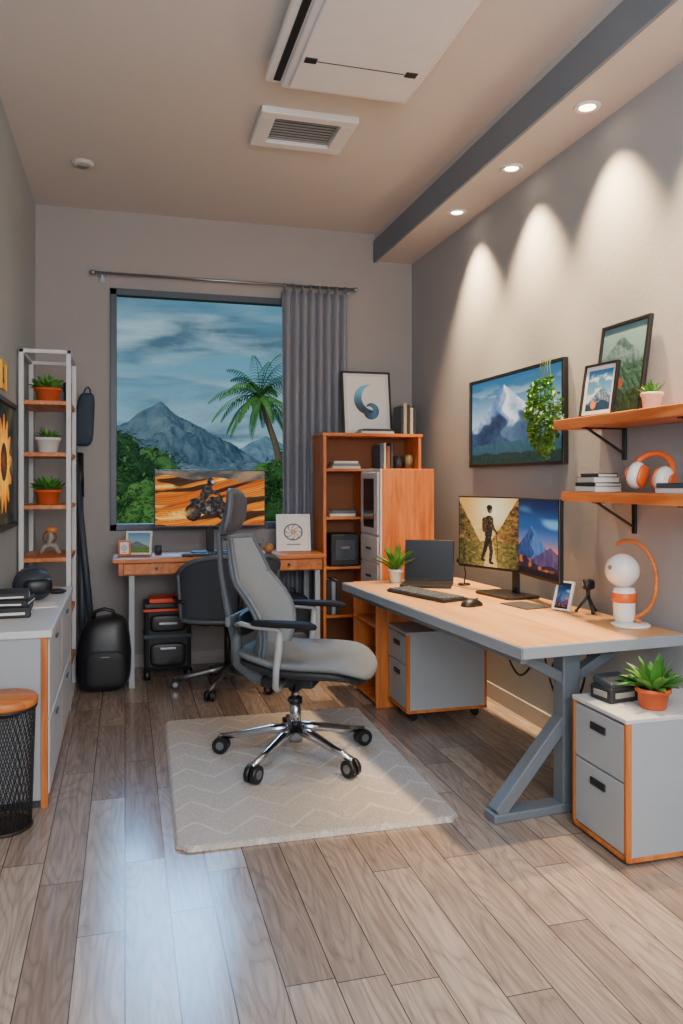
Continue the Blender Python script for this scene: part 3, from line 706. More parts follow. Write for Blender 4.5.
# ---------------------------------------------------------------- wall shelves
for z,y1,lab in ((1.568,3.13,'upper orange wooden floating wall shelf with black brackets'),(1.25,3.06,'lower orange wooden floating wall shelf with black brackets')):
    t=thing('wall_shelf',lab,'shelf',(1.86,2.0,z))
    L_=y1-2.0
    m=MB(); m.bx(0,XR-1.86,0,L_,-.042,0,ORANGEY,.004); m.obj('board',parent=t)
    for yy in (L_-.18,.35):
        m=MB(); m.beam((.236,yy,-.15),(.06,yy,-.046),.018,.008,BLACK,.002); m.bx(.238,.248,yy-.012,yy+.012,-.18,-.042,BLACK,.002); m.bx(.04,.248,yy-.012,yy+.012,-.048,-.042,BLACK,.001); m.obj('bracket',parent=t)
# ---------------------------------------------------------------- frames / screens
def framed(name,label,cat,loc,rz,tilt,w,h,fw,fm,func,nx=90,mt=None,dep=.018,group=None):
    t=thing(name,label,cat,loc,rz,group); M=Matrix.Rotation(-tilt,4,'X')
    m=MB()
    for a in ((-w/2,-w/2+fw,0,h),(w/2-fw,w/2,0,h),(-w/2+fw,w/2-fw,0,fw),(-w/2+fw,w/2-fw,h-fw,h)): m.bx(a[0],a[1],-dep,0,a[2],a[3],fm,.002,M)
    m.bx(-w/2+fw*.6,w/2-fw*.6,-dep*.45,-dep*.15,fw*.6,h-fw*.6,fm,0,M); m.obj('frame',parent=t)
    paint(t,'picture',w-2*fw,h-2*fw,nx,func,mt or PRINT,M@Matrix.Translation((0,-dep*.5,fw)))
    return t
framed('wall_television','wide black framed screen with a snowy blue mountain picture','television',(XR-.003,3.945,1.378),D(-90),0,1.09,.53,.018,BLACK,art_tv,330,SCREEN,.03)
framed('wall_television','black framed wall screen with yellow-orange flower image above sideboard','television',(XL+.003,3.93,1.06),D(90),0,.92,.63,.025,BLACK,art_left,220,SCREEN,.035)
framed('wall_sign','small yellow framed picture on the wall above the screen','picture frame',(XL+.003,4.10,1.74),D(90),0,.16,.14,.01,mat('yellow_frame',(236,170,30),.5),art_yellow,40,None,.012)
framed('picture_frame','black framed poster with a bold blue-black swirl on white','picture frame',(1.69,5.375,1.622),0,D(8),.37,.47,.014,BLACK,art_swirl,220)
framed('picture_frame','black framed dark teal forest picture leaning on the wall','picture frame',(2.035,2.905,1.568),D(-90),D(8),.34,.42,.016,BLACK,art_forest,150)
framed('picture_frame','small black framed blue and white landscape card on shelf','picture frame',(1.945,2.915,1.568),D(-84),D(9),.21,.235,.010,BLACK,art_small,90)
framed('picture_frame','white framed sketch print standing on the rear desk','picture frame',(1.11,5.22,.812),D(-4),D(10),.235,.255,.014,WHITE,art_sketch,100)
framed('picture_frame','white framed landscape photo standing on the rear desk','picture frame',(.085,5.24,.812),D(-16),D(12),.17,.155,.013,WHITE,art_land,60)
framed('picture_frame','tiny orange framed clock picture standing on the rear desk','picture frame',(-.005,5.20,.812),D(10),D(8),.08,.10,.012,ORANGE,art_sketch,30)
framed('phone_display','white phone on a stand showing a dark picture','phone',(1.885,3.10,.713),D(-62),D(22),.085,.135,.008,WHITE,art_dusk,40)
# greenery over the screen's side
ty=thing('trailing_plant','bushy light green leafy clump hanging over the wall screen','plant',(2.06,3.53,1.36))
m=MB(); rnd=random.Random(5)
VS=mat('vine_stem',(70,92,40),.7); VL=mat('vine_leaf',(124,168,58),.5,var=.4,scale=30)
for k in range(5):
    y0=-.04+.02*k; m.tube([(.03,y0,.545),(-.004,y0,.553),(-.012,y0*1.4,.47),(-.01,y0*2.2,.30),(-.008,y0*2.6,.14)],.0022,VS,5)
m.obj('stems',parent=ty)
m=MB()
for k in range(1100):
    a=rnd.random()*2*pi; r_=rnd.random()**.5; yy=.160*r_*math.cos(a); zz=.200*r_*math.sin(a)
    yy*=1+.35*noise.noise(Vector((a*1.6,r_,3))); xx=-.065*math.sqrt(max(0,1-r_*r_))*rnd.uniform(.2,1)
    zc=.265+zz*(1+.25*noise.noise(Vector((a*1.6,r_,9))))
    m.leaf((xx-.004,yy-(.02 if zz<0 else 0),zc),(-rnd.uniform(.2,1),rnd.uniform(-1,1),rnd.uniform(-.8,.9)),rnd.uniform(.020,.032),.018,(GREEN2,VL,VL,GREEN)[k%4],.7,3)
m.obj('leaves',parent=ty)
def monitor(label,loc,rz,w,h,z0,func,nx,stand=True,bez=.008):
    t=thing('monitor',label,'monitor',loc,rz)
    m=MB(); m.bx(-w/2,w/2,-.012,.012,z0,z0+h,BLACK,.004); m.bx(-w*.25,w*.25,.012,.035,z0+h*.25,z0+h*.75,BLACK,.01); m.obj('screen_body',parent=t)
    paint(t,'screen',w-2*bez,h-2*bez-.006,nx,func,SCREEN,Matrix.Translation((0,-.0128,z0+bez+.006)))
    if stand:
        m=MB(); m.beam((0,.03,z0+h*.4),(0,.05,.012),.05,.015,BLACK); m.obj('neck',parent=t)
        m=MB(); m.poly(rr(.26,.17,.03),.012,BLACK,Matrix.Translation((0,.03,0))); m.obj('base',parent=t)
    return t
monitor('wide black monitor showing golden dunes and a motorbike rider',(.555,5.29,.812),D(-2),.74,.385,.17,art_dune,320)
monitor('black monitor showing a hiker in a golden valley',(1.862,3.765,.713),D(-69),.44,.385,.115,art_valley,240,False)
monitor('black monitor showing blue mountains at dusk',(1.905,3.325,.713),D(-95),.45,.385,.115,art_dusk,200,False)
t=thing('monitor_stand','black double monitor stand with flat base plate','monitor stand',(1.87,3.59,.713),D(-80))
m=MB(); m.poly(rr(.30,.20,.03),.012,BLACK); m.obj('base',parent=t)
m=MB(); m.bx(-.025,.025,.05,.065,.01,.30,BLACK,.004); m.obj('pole',parent=t)
m=MB(); m.beam((-.19,.045,.28),(0,.07,.28),.02,.035,BLACK); m.beam((0,.07,.28),(.25,.055,.28),.02,.035,BLACK); m.obj('crossbar',parent=t)
# laptop
lp=thing('laptop','small open black laptop on the desk','laptop',(1.615,4.04,.713),D(-28))
m=MB(); m.bx(-.14,.14,-.10,.09,.0,.016,BLACK,.004); m.obj('keyboard_base',parent=lp)
m=MB(); M=Matrix.Translation((0,.09,.016))@Matrix.Rotation(D(-14),4,'X'); m.bx(-.14,.14,-.004,.006,0,.235,BLACK,.004,M); m.obj('lid',parent=lp)
paint(lp,'screen',.26,.21,40,art_dark,SCREEN,M@Matrix.Translation((0,-.0047,.012)))
# keyboard with keys
kb=thing('keyboard','black computer keyboard with dark keys on the desk','keyboard',(1.47,3.69,.713),D(-73))
m=MB(); m.bx(-.23,.23,-.08,.08,.0,.014,BLACK,.004); m.obj('keyboard_case',parent=kb)
KEY=mat('key_grey',(84,89,96),.5); m=MB()
for r in range(5):
    for c in range(18):
        m.bx(-.222+c*.0247,-.222+c*.0247+.0185,-.070+r*.0285,-.070+r*.0285+.021,.013,.021,KEY,.002)
o=m.obj('keys',parent=kb)
m=MB(); m.ell((0,0,.0),(.062,.036,.036),BLACK,.9,.9,lambda v:(v[0],v[1],max(0,v[2])*(1-.3*(v[0]>0)*v[0]/.055)),28,16)
m.bx(.01,.04,-.002,.002,.02,.034,STEEL,.001); m.obj('computer_mouse',loc=(1.56,3.34,.713),rot=(0,0,D(20)),label='black computer mouse beside the keyboard',cat='computer mouse')
m=MB(); m.poly(rr(.14,.20,.012),.003,mat('dark_pad',(54,52,54),.7)); m.obj('notebook',loc=(1.80,3.28,.713),rot=(0,0,D(10)),label='thin dark flat pad on the desk',cat='notebook')
# ---------------------------------------------------------------- plants
def plant(label,loc,pr,ph,potm,n,L,w,spread=1.0,droop=.9,lm=None,group=None,emin=.25):
    t=thing('potted_plant',label,'potted plant',loc,random.random()*6,group)
    m=MB(); m.lathe([(0,0),(pr*.72,0),(pr*.76,ph*.04),(pr*.94,ph*.8),(pr*1.06,ph*.82),(pr*1.06,ph),(pr*.92,ph),(pr*.9,ph*.86),(0,ph*.86)],potm); m.obj('pot',parent=t)
    m=MB(); m.lathe([(0,ph*.89),(pr*.88,ph*.87)],SOIL,seg=16); m.obj('soil',parent=t)
    m=MB(); rnd=random.Random(n*7+int(L*1000))
    for k in range(n):
        a=2*pi*k/n*2.4+rnd.random()*.6; el=rnd.uniform(emin,1.4)
        d=(math.cos(a)*math.cos(el)*spread,math.sin(a)*math.cos(el)*spread,math.sin(el)+.25)
        q=pr*.35*rnd.random()
        m.leaf((math.cos(a)*q,math.sin(a)*q,ph*.86),d,L*rnd.uniform(.7,1.08),w,(lm or (GREEN,GREEN2))[k%2],droop)
    m.obj('leaves',parent=t); return t
POTO=mat('terracotta_orange',(198,88,42),.6); POTW=mat('white_ceramic',(222,222,218),.35); POTG=mat('grey_ceramic',(176,172,170),.6,bump=.5,bscale=40)
plant('bushy green plant in an orange pot on rack shelf',(-.43,4.80,SHZ[0]),.074,.085,POTO,120,.092,.024,1,.5)
plant('small green plant in a white pot on rack shelf',(-.43,4.80,SHZ[1]),.068,.09,POTW,54,.075,.014,1,.6)
plant('bushy green plant in an orange pot on rack shelf',(-.43,4.80,SHZ[2]),.074,.085,POTO,120,.092,.024,1,.5)
plant('broad-leaved green plant in orange pot on the drawer cabinet',(1.80,2.36,.495),.058,.072,POTO,40,.125,.032,1.0,.9,emin=.35)
plant('green plant in white pot beside the laptop',(1.50,4.235,.713),.042,.075,POTW,36,.165,.026,.8,.7,(GREEN2,GREEN),emin=.5)
plant('small succulent in a grey stone pot on wall shelf',(2.0,2.63,1.569),.042,.075,POTG,34,.06,.012,.8,.3)
# ---------------------------------------------------------------- books
def book(loc,sz,col,rz=0,stand=False,label='book lying flat',group=None):
    w,d,t=sz; c=mat('book_cover_%d_%d_%d'%col,col,.6); m=MB()
    if stand:
        m.bx(-t/2,-t/2+.003,-d/2,d/2,0,w,c,.001); m.bx(t/2-.003,t/2,-d/2,d/2,0,w,c,.001); m.bx(-t/2,t/2,-d/2,-d/2+.004,0,w,c,.001); m.bx(-t/2+.003,t/2-.003,-d/2+.004,d/2-.003,.003,w-.003,PAPER,0)
    else:
        m.bx(-w/2,w/2,-d/2,d/2,0,.003,c,.001); m.bx(-w/2,w/2,-d/2,d/2,t-.003,t,c,.001); m.bx(-w/2,w/2,-d/2,-d/2+.004,0,t,c,.001); m.bx(-w/2+.003,w/2-.003,-d/2+.004,d/2-.003,.003,t-.003,PAPER,0)
    return m.obj('book',loc=loc,rot=(0,0,rz),label=label,cat='book',group=group)
def stack(loc,specs,rz,group,lab):
    z=loc[2]
    for i,(w,d,t,col) in enumerate(specs):
        book((loc[0]+random.uniform(-.004,.004),loc[1],z+.0005),(w,d,t),col,rz+random.uniform(-.08,.08),False,lab,group); z+=t+.0005
# dark media boxes on the sideboard
z=.7065
for k,(sx_,sy_,h,rz_,lab) in enumerate(((.165,.22,.045,3,'black low media box with pale front strip on the sideboard'),(.16,.21,.03,-4,'black slim media box with pale front strip on the sideboard'),(.14,.19,.028,5,'black slim media box with pale front strip on the sideboard'))):
    m=MB(); m.bx(-sx_/2,sx_/2,-sy_/2,sy_/2,0,h,BLACKM,.005); m.bx(-sx_*.36,sx_*.36,-sy_/2-.002,-sy_/2+.002,h*.3,h*.55,PAPER,.001); m.bx(sx_/2-.002,sx_/2+.002,-sy_*.36,sy_*.36,h*.3,h*.5,PAPER,.001)
    m.obj('media_box',loc=(-.480,3.70,z),rot=(0,0,D(rz_)),label=lab,cat='box'); z+=h+.0005
stack((1.97,2.94,1.25),[(.15,.13,.022,(222,222,216)),(.15,.13,.016,(46,50,56)),(.14,.12,.022,(206,200,190)),(.12,.10,.016,(52,54,60))],D(-90),'books on the lower wall shelf','book stacked flat on the lower wall shelf')
stack((1.97,2.40,1.25),[(.17,.13,.02,(216,214,208)),(.16,.13,.018,(60,66,74))],D(-90),'books beside headphones','book lying flat beside the headphones')
stack((1.475,5.25,1.378),[(.2,.15,.018,(210,206,196)),(.19,.14,.018,(120,130,136)),(.17,.13,.016,(226,222,214))],0,'books on the bookshelf','pale book stacked flat in the bookshelf')
stack((1.455,5.25,1.048),[(.18,.15,.02,(214,210,200)),(.17,.14,.022,(90,100,110))],0,'books on the bookshelf','book stacked flat in the bookshelf')
stack((1.70,5.24,1.6225),[(.24,.16,.018,(210,204,190)),(.22,.15,.016,(60,66,74))],0,'books on top of the bookshelf','book lying flat on top of the bookshelf')
# dark device beside the plant on the drawer cabinet
t=thing('desk_device','small dark box-shaped device with sloped top on the cabinet','device',(1.735,2.495,.494),D(8))
m=MB(); m.bx(-.065,.065,-.055,.055,0,.055,BLACKM,.008); m.box((0,0,.066),(.12,.10,.03),SLATED,.008,(D(10),0,0)); m.obj('body',parent=t)
m=MB(); m.bx(-.067,-.063,-.035,.035,.018,.040,mat('device_panel',(150,146,138),.5),.002); m.bx(-.045,.045,-.058,-.054,.018,.038,mat('device_panel',(150,146,138),.5),.002); m.obj('front_panel',parent=t)
for k,(h,tt,col) in enumerate(((.20,.022,(46,50,58)),(.22,.026,(180,170,150)),(.21,.02,(74,62,54)),(.19,.024,(206,200,186)),(.2,.02,(52,58,64)))):
    book((1.885+k*.024,5.26,1.623),(h,.15,tt),col,0,True,'upright book on top of the bookshelf','upright books on the bookshelf')
for k,(h,tt,col) in enumerate(((.17,.024,(70,90,110)),(.18,.02,(210,200,180)),(.16,.026,(150,90,60)),(.18,.022,(60,64,70)))):
    book((1.725+k*.026,5.24,1.379),(h,.15,tt),col,0,True,'upright book on an inner bookshelf level','books inside the bookshelf')
for k,(h,tt,col) in enumerate(((.24,.03,(40,44,50)),(.22,.03,(150,156,160)),(.23,.03,(60,50,46)))):
    book((1.345+k*.033,5.25,.379),(h,.18,tt),col,0,True,'upright binder on a lower bookshelf level','binders inside the bookshelf')
m=MB(); m.bx(-.10,.10,-.11,.11,0,.22,BLACKM,.012); m.bx(-.07,.07,-.114,-.109,.04,.18,SLATED,.004); m.bx(-.03,.03,-.12,-.11,.12,.135,STEEL,.002)
m.obj('storage_box',loc=(1.455,5.25,.709),label='black storage box inside the bookshelf',cat='box')
m=MB(); m.lathe([(0,0),(.03,0),(.034,.09),(.03,.09),(.028,.01),(0,.01)],SLATED); m.obj('cup',loc=(1.87,5.23,1.379),label='dark cup on the bookshelf',cat='cup')
m=MB(); m.lathe([(0,0),(.028,0),(.031,.1),(.028,.1),(.026,.01),(0,.01)],mat('olive_cup',(120,104,70),.6)); m.obj('cup',loc=(1.942,5.21,1.379),label='olive brown cup on the bookshelf',cat='cup')
# ---------------------------------------------------------------- headphones
t=thing('headphones','orange and white over-ear headphones lying tilted on the wall shelf','headphones',(1.95,2.60,1.262),D(-70)); t.scale=(1.15,1.15,1.15); t.rotation_euler=(D(-22),D(10),D(-62))
m=MB(); R=.066; m.tube([(R*math.cos(D(a)),0,.068+R*math.sin(D(a))) for a in range(-40,221,10)],.011,ORP,10); m.obj('headband',parent=t)
for sg in (-1,1):
    m=MB(); m.ell((sg*.048,0,.045),(.030,.046,.046),WHITE,.9,1,nu=24,nv=14); m.ell((sg*.026,0,.045),(.014,.038,.038),ORP,.8,1,nu=24,nv=12); m.cyl((sg*.074,0,.045),(sg*.081,0,.045),.026,ORP); m.obj('ear_cup',parent=t)
# ---------------------------------------------------------------- orange/white desk lamp
t=thing('desk_lamp','white globe desk lamp with orange band and bent orange arc','lamp',(1.955,2.73,.713),D(-72))
m=MB(); m.lathe([(0,0),(.075,0),(.078,.006),(.07,.012),(0,.014)],WHITE,c=(.02,0,0)); m.obj('base',parent=t)
m=MB(); m.lathe([(0,.012),(.036,.012),(.042,.03),(.045,.13),(.04,.15),(0,.155)],WHITE,c=(-.01,0,0)); m.lathe([(.0445,.092),(.048,.095),(.048,.128),(.0445,.131)],ORP,c=(-.01,0,0)); m.obj('body',parent=t)
m=MB(); m.ell((-.015,-.005,.22),(.068,.066,.068),WHITE,nu=36,nv=20); m.obj('globe_shade',parent=t)
m=MB(); m.cyl((-.025,-.066,.235),(-.025,-.072,.235),.009,mat('switch_grey',(120,120,122),.5)); m.obj('switch',parent=t)
arc=[]
for k in range(25):
    a=D(118-205*k/24); arc.append((.0+.125*math.cos(a)*(1.0),.02,.185+.155*math.sin(a)))
arc.append((.055,.015,.02))
m=MB(); m.tube(arc,.0085,ORANGE,10); m.obj('arc_handle',parent=t)
# mini tripod
t=thing('mini_tripod','small black tripod with round head on the desk','tripod',(1.975,3.03,.713))
for k in range(3):
    a=D(20+120*k); m=MB(); m.cyl((0,0,.075),(math.cos(a)*.05,math.sin(a)*.05,.006),.007,BLACK,.005); m.ell((math.cos(a)*.05,math.sin(a)*.05,.006),(.008,.008,.006),BLACK,nu=10,nv=8); m.obj('leg',parent=t)
m=MB(); m.cyl((0,0,.07),(0,0,.105),.009,BLACK); m.ell((0,0,.125),(.03,.024,.026),BLACK,.8,.8,nu=20,nv=12); m.cyl((-.03,0,.125),(-.036,0,.125),.014,STEEL); m.obj('head',parent=t)
# microphone by the laptop
t=thing('microphone','small black desk microphone on a thin bent stand','microphone',(1.83,4.02,.713))
m=MB(); m.lathe([(0,0),(.035,0),(.035,.008),(0,.012)],BLACK); m.obj('base',parent=t)
m=MB(); m.tube([(0,0,.01),(.01,0,.06),(-.005,-.01,.11),(-.03,-.01,.135)],.004,BLACK,8); m.obj('gooseneck',parent=t)
m=MB(); m.ell((-.035,-.01,.14),(.016,.014,.02),BLACK,nu=14,nv=10); m.obj('head',parent=t)
# ---------------------------------------------------------------- rear desk bits
m=MB(); m.bx(-.15,.15,-.05,.05,0,.012,BLACK,.004)
for r in range(4):
    for c in range(12): m.bx(-.142+c*.024,-.142+c*.024+.02,-.042+r*.022,-.042+r*.022+.018,.011,.016,KEY,.001)
m.obj('keyboard',loc=(.50,5.08,.812),label='slim black keyboard on the rear desk',cat='keyboard')
m=MB(); m.lathe([(0,0),(.022,0),(.026,.06),(.023,.06),(.02,.008),(0,.008)],SLATED); m.obj('cup',loc=(.21,5.25,.812),label='small dark cup beside the monitor',cat='cup')
m=MB(); m.ell((0,0,.035),(.032,.028,.035),mat('brass_globe',(170,120,70),.4),nu=20,nv=14); m.cyl((0,0,0),(0,0,.006),.022,BLACK); m.obj('desk_ornament',loc=(.92,5.12,.812),label='small round brown desk ornament',cat='ornament')
m=MB(); m.lathe([(0,0),(.02,0),(.028,.05),(.022,.075),(.0,.08)],BLACK); m.tube([(.02,0,.06),(.045,0,.075),(.05,0,.10)],.004,STEEL,6); m.obj('desk_ornament',loc=(.83,5.06,.812),label='small black figurine ornament with silver detail',cat='ornament')
# ---------------------------------------------------------------- rack figurine, sideboard objects
t=thing('figurine','small carved grey and brown abstract figurine on rack shelf','ornament',(-.42,4.80,SHZ[3]))
m=MB(); m.tube([(-.05,0,.01),(-.03,0,.05),(0,0,.06),(.03,0,.05),(.055,0,.008)],.014,mat('stone',(160,150,140),.7),8); m.tube([(-.01,0,.06),(.01,0,.10),(.0,0,.13)],.014,mat('stone',(150,140,130),.7),8); m.obj('body',parent=t)
m=MB(); m.ell((.01,0,.145),(.032,.016,.022),ORANGE,nu=16,nv=10); m.tube([(.035*math.cos(D(a)),0,.105+.035*math.sin(D(a))) for a in range(0,360,20)],.006,mat('brown_ring',(120,80,54),.6),6,True); m.obj('ring_top',parent=t)
NAVY=mat('navy_fabric',(40,54,74),.7)
t=thing('headset','bulky dark rounded visor headset resting on the sideboard','headset',(-.44,4.14,.706),D(12))
m=MB(); m.ell((0,0,.075),(.085,.10,.075),SLATED,.75,.8,lambda v:(v[0],v[1],v[2]*(1-.35*max(0,v[1])/.1)),32,18); m.obj('shell',parent=t)
m=MB(); m.ell((.012,-.045,.072),(.072,.065,.042),BLACK,.5,.6,nu=28,nv=12); m.obj('visor',parent=t)
m=MB(); m.tube([(.085*math.cos(D(a)),.03,.06+.095*math.sin(D(a))) for a in range(0,181,12)],.010,NAVY,8); m.obj('strap',parent=t)
m=MB(); m.poly(rr(.12,.15,.004),.004,PAPER); m.obj('paper_pad',loc=(-.375,3.93,.706),rot=(0,0,D(12)),label='white paper pad on the sideboard',cat='notepad')
m=MB(); m.ell((0,0,.014),(.05,.028,.014),BLACK,nu=20,nv=10); m.obj('computer_mouse',loc=(-.345,4.32,.706),label='small black mouse on the sideboard',cat='computer mouse')
# ---------------------------------------------------------------- waste basket with orange lid
wb=thing('waste_basket','dark wire mesh waste basket with round orange wooden lid','waste basket',(-.435,3.145,0))
m=MB(); WIRE=mat('dark_wire',(60,55,54),.5,.6)
H=.455
for dr in (1,-1):
    for k in range(34):
        pts=[]
        for j in range(9):
            v=j/8; a=2*pi*k/34+dr*v*1.3; r=.095+.014*v; pts.append((r*math.cos(a),r*math.sin(a),.01+v*(H-.01)))
        m.tube(pts,.0017,WIRE,4)
m.obj('wire_mesh',parent=wb)
for nm,r,z,w in (('bottom_ring',.096,.008,.006),('rim',.111,H-.004,.006)):
    m=MB(); m.tube([(r*math.cos(2*pi*k/32),r*math.sin(2*pi*k/32),z) for k in range(32)],w,WIRE,8,True); m.obj(nm,parent=wb)
m=MB(); m.cyl((0,0,.002),(0,0,.008),.094,WIRE,seg=32); m.obj('bottom',parent=wb)
m=MB(); m.lathe([(.07,H-.03),(.10,H),(0,H)],WIRE); m.lathe([(0,H),(.112,H),(.119,H+.008),(.119,H+.028),(.112,H+.036),(0,H+.038)],ORANGE,seg=40); m.obj('lid',parent=wb)
# ---------------------------------------------------------------- black bag with poles
bg=thing('travel_bag','rounded bulging dark bag with low front pocket on floor','bag',(-.125,5.055,0))
BLG=mat('black_gloss',(28,31,36),.38)
m=MB(); m.ell((0,0,.225),(.165,.125,.225),BLG,.48,.62,lambda v:(v[0]*(1-.16*max(0,v[2])/.22)+.02*v[2],v[1]*(1-.2*max(0,v[2])/.22),v[2]+.08*(v[0]+.1)*(v[2]>0)),48,26)
m.obj('body',parent=bg)
m=MB(); m.ell((.01,-.100,.15),(.12,.038,.115),BLACKM,.5,.6,None,32,16); m.tube([(-.10,-.125,.215),(0,-.140,.228),(.105,-.122,.22)],.003,STEEL,6); m.obj('pocket',parent=bg)
m=MB(); m.tube([(-.07,-.02,.43),(-.05,-.03,.49),(.0,-.03,.505),(.05,-.03,.49),(.08,-.02,.43)],.012,BLACK,8); m.obj('handle',parent=bg)
for (p,q) in (((-.175,5.25,.01),(-.375,5.55,1.95)),((-.255,5.24,.01),(-.30,5.55,1.48))):
    t=thing('long_pole','long dark pole leaning against the wall behind the bag','pole',p)
    d=Vector(q)-Vector(p)
    m=MB(); m.cyl((0,0,0),d*.8,.022,SLATED,.022); m.obj('shaft',parent=t)
    m=MB(); m.cyl(d*.8,d,.028,BLACK,.030); m.obj('grip',parent=t)
t=thing('hanging_pouch','plain dark blue pouch hanging on the wall behind the rack','pouch',(-.268,5.55,1.71))
m=MB(); m.ell((0,0,0),(.066,.035,.18),NAVY,.4,.55,lambda v:(v[0]*(1-.2*v[2]/.17)+.12*v[2],v[1],v[2]),32,16); m.obj('body',parent=t)
m=MB(); m.tube([(-.01,0,.16),(.01,.01,.21),(.025,.022,.225),(.04,.01,.205),(.045,0,.16)],.005,BLACK,6); m.obj('strap',parent=t)
# black rolling case under rear desk
ORR=mat('orange_red_stripe',(232,70,24),.4)
rc=thing('rolling_case','black wheeled equipment case with orange-red stripe under the desk','suitcase',(.27,5.29,0))
m=MB(); m.bx(-.15,.15,-.10,.12,.06,.50,BLACKM,.03); m.bx(-.155,.155,-.105,.125,.46,.50,BLACK,.012); m.bx(-.12,.12,-.11,.10,.50,.53,ORR,.006); m.bx(-.156,.156,-.107,.126,.445,.462,ORR,.003); m.bx(-.155,.155,-.105,.125,.27,.295,SLATED,.004); m.obj('body',parent=rc)
m=MB(); m.ell((0,-.10,.37),(.115,.025,.055),BLACK,.4,.4,nu=28,nv=12); m.bx(-.06,.06,-.13,-.115,.362,.378,STEEL,.003); m.obj('front_latch',parent=rc)
m=MB(); m.ell((0,-.10,.165),(.115,.02,.075),BLACK,.4,.4,nu=28,nv=12); m.bx(-.05,.05,-.127,-.115,.20,.215,STEEL,.003); m.obj('lower_panel',parent=rc)
for sx in (-1,1):
    m=MB(); m.cyl((sx*.11,-.085,.036),(sx*.155,-.085,.036),.036,BLACK,seg=24); m.cyl((sx*.154,-.085,.036),(sx*.158,-.085,.036),.018,STEEL); m.obj('wheel',parent=rc)
    m=MB(); m.box((sx*.13,.09,.031),(.03,.03,.06),BLACK); m.obj('foot',parent=rc)
t=thing('backpack','dark grey backpack on the floor beneath the rear desk','bag',(1.08,5.20,0))
m=MB(); m.ell((0,0,.265),(.14,.13,.265),mat('dark_cloth',(38,43,50),.9,bump=.3),.45,.6,None,36,20); m.obj('body',parent=t)
m=MB(); m.ell((0,-.12,.18),(.10,.03,.11),SLATED,.5,.6,nu=24,nv=12); m.obj('pocket',parent=t)
m=MB(); m.tube([(-.04,0,.52),(-.03,0,.56),(.03,0,.56),(.04,0,.52)],.010,BLACK,8); m.obj('handle',parent=t)
# ---------------------------------------------------------------- OUTSIDE
GRASS=mat('hill_green',(78,116,56),.9,var=.35,scale=.6)
m=MB(); m.grid(lambda u,v:(-20+u*50,8+v*38,-1.35+1.9*sm(.2,1,v)+.5*noise.noise(Vector((u*9,v*9,0)))*v),40,40,GRASS)
m.obj('hillside',label='rolling green hillside below the mountains',cat='hill')
def rock(name,c1,c2):
    MT,nt,b=newmat(name); tc=N(nt,'ShaderNodeTexCoord'); nz=N(nt,'ShaderNodeTexNoise'); nz.inputs['Scale'].default_value=.7; nz.inputs['Detail'].default_value=8; nz.inputs['Roughness'].default_value=.6
    mp=N(nt,'ShaderNodeMapping'); mp.inputs['Scale'].default_value=(1.4,1,.5); nt.links.new(tc.outputs['Object'],mp.inputs[0]); nt.links.new(mp.outputs[0],nz.inputs['Vector'])
    rp=N(nt,'ShaderNodeValToRGB'); rp.color_ramp.elements[0].position=.40; rp.color_ramp.elements[1].position=.64
    rp.color_ramp.elements[0].color=(*lin(c1),1); rp.color_ramp.elements[1].color=(*lin(c2),1)
    nt.links.new(nz.outputs['Fac'],rp.inputs[0]); nt.links.new(rp.outputs[0],b.inputs['Base Color']); b.inputs['Roughness'].default_value=1; b.inputs['Specular IOR Level'].default_value=0
    return MT
MT=rock('mountain_rock_haze',(78,106,124),(128,146,154)); MT2=rock('mountain_rock_haze_far',(112,142,158),(138,162,174))  # bluish air haze is painted into these rock colours
def mountain(cx,cy,h,R,seed,lab,mt,asp=1):
    def f(u,v):
        x=(u*2-1)*R; y=(v*2-1)*R; r=math.hypot(x,y)/R
        e=min(1,r*4)
        w=1-abs(noise.fractal(Vector((x/R*2.4,y/R*2.4,seed)),.9,2.1,5))*2.2
        hh=max(0,1-r)**1.30*(1+.10*noise.noise(Vector((x/R*3,y/R*3,seed+9))))
        hh+=.17*(w-.55)*e*max(0,1-r)**.8
        return (x,y,h*max(0,hh)-.4)
    m=MB(); m.grid(f,160,160,mt,smooth=False); m.obj('mountain',loc=(cx,cy,0),label=lab,cat='mountain')
mountain(2.6,60,7.6,14,2,'hazy grey-blue rocky mountain peak outside the window',MT)
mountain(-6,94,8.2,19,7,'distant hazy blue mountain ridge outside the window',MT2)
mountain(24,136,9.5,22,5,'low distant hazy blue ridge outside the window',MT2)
BUSH=mat('tree_foliage',(52,98,38),.9,var=.6,scale=6,bump=1,bscale=14); BUSH2=mat('tree_foliage_light',(92,136,54),.9,var=.5,scale=6,bump=1,bscale=14); BARK=mat('bark',(120,98,78),.9,bump=.6,bscale=30)
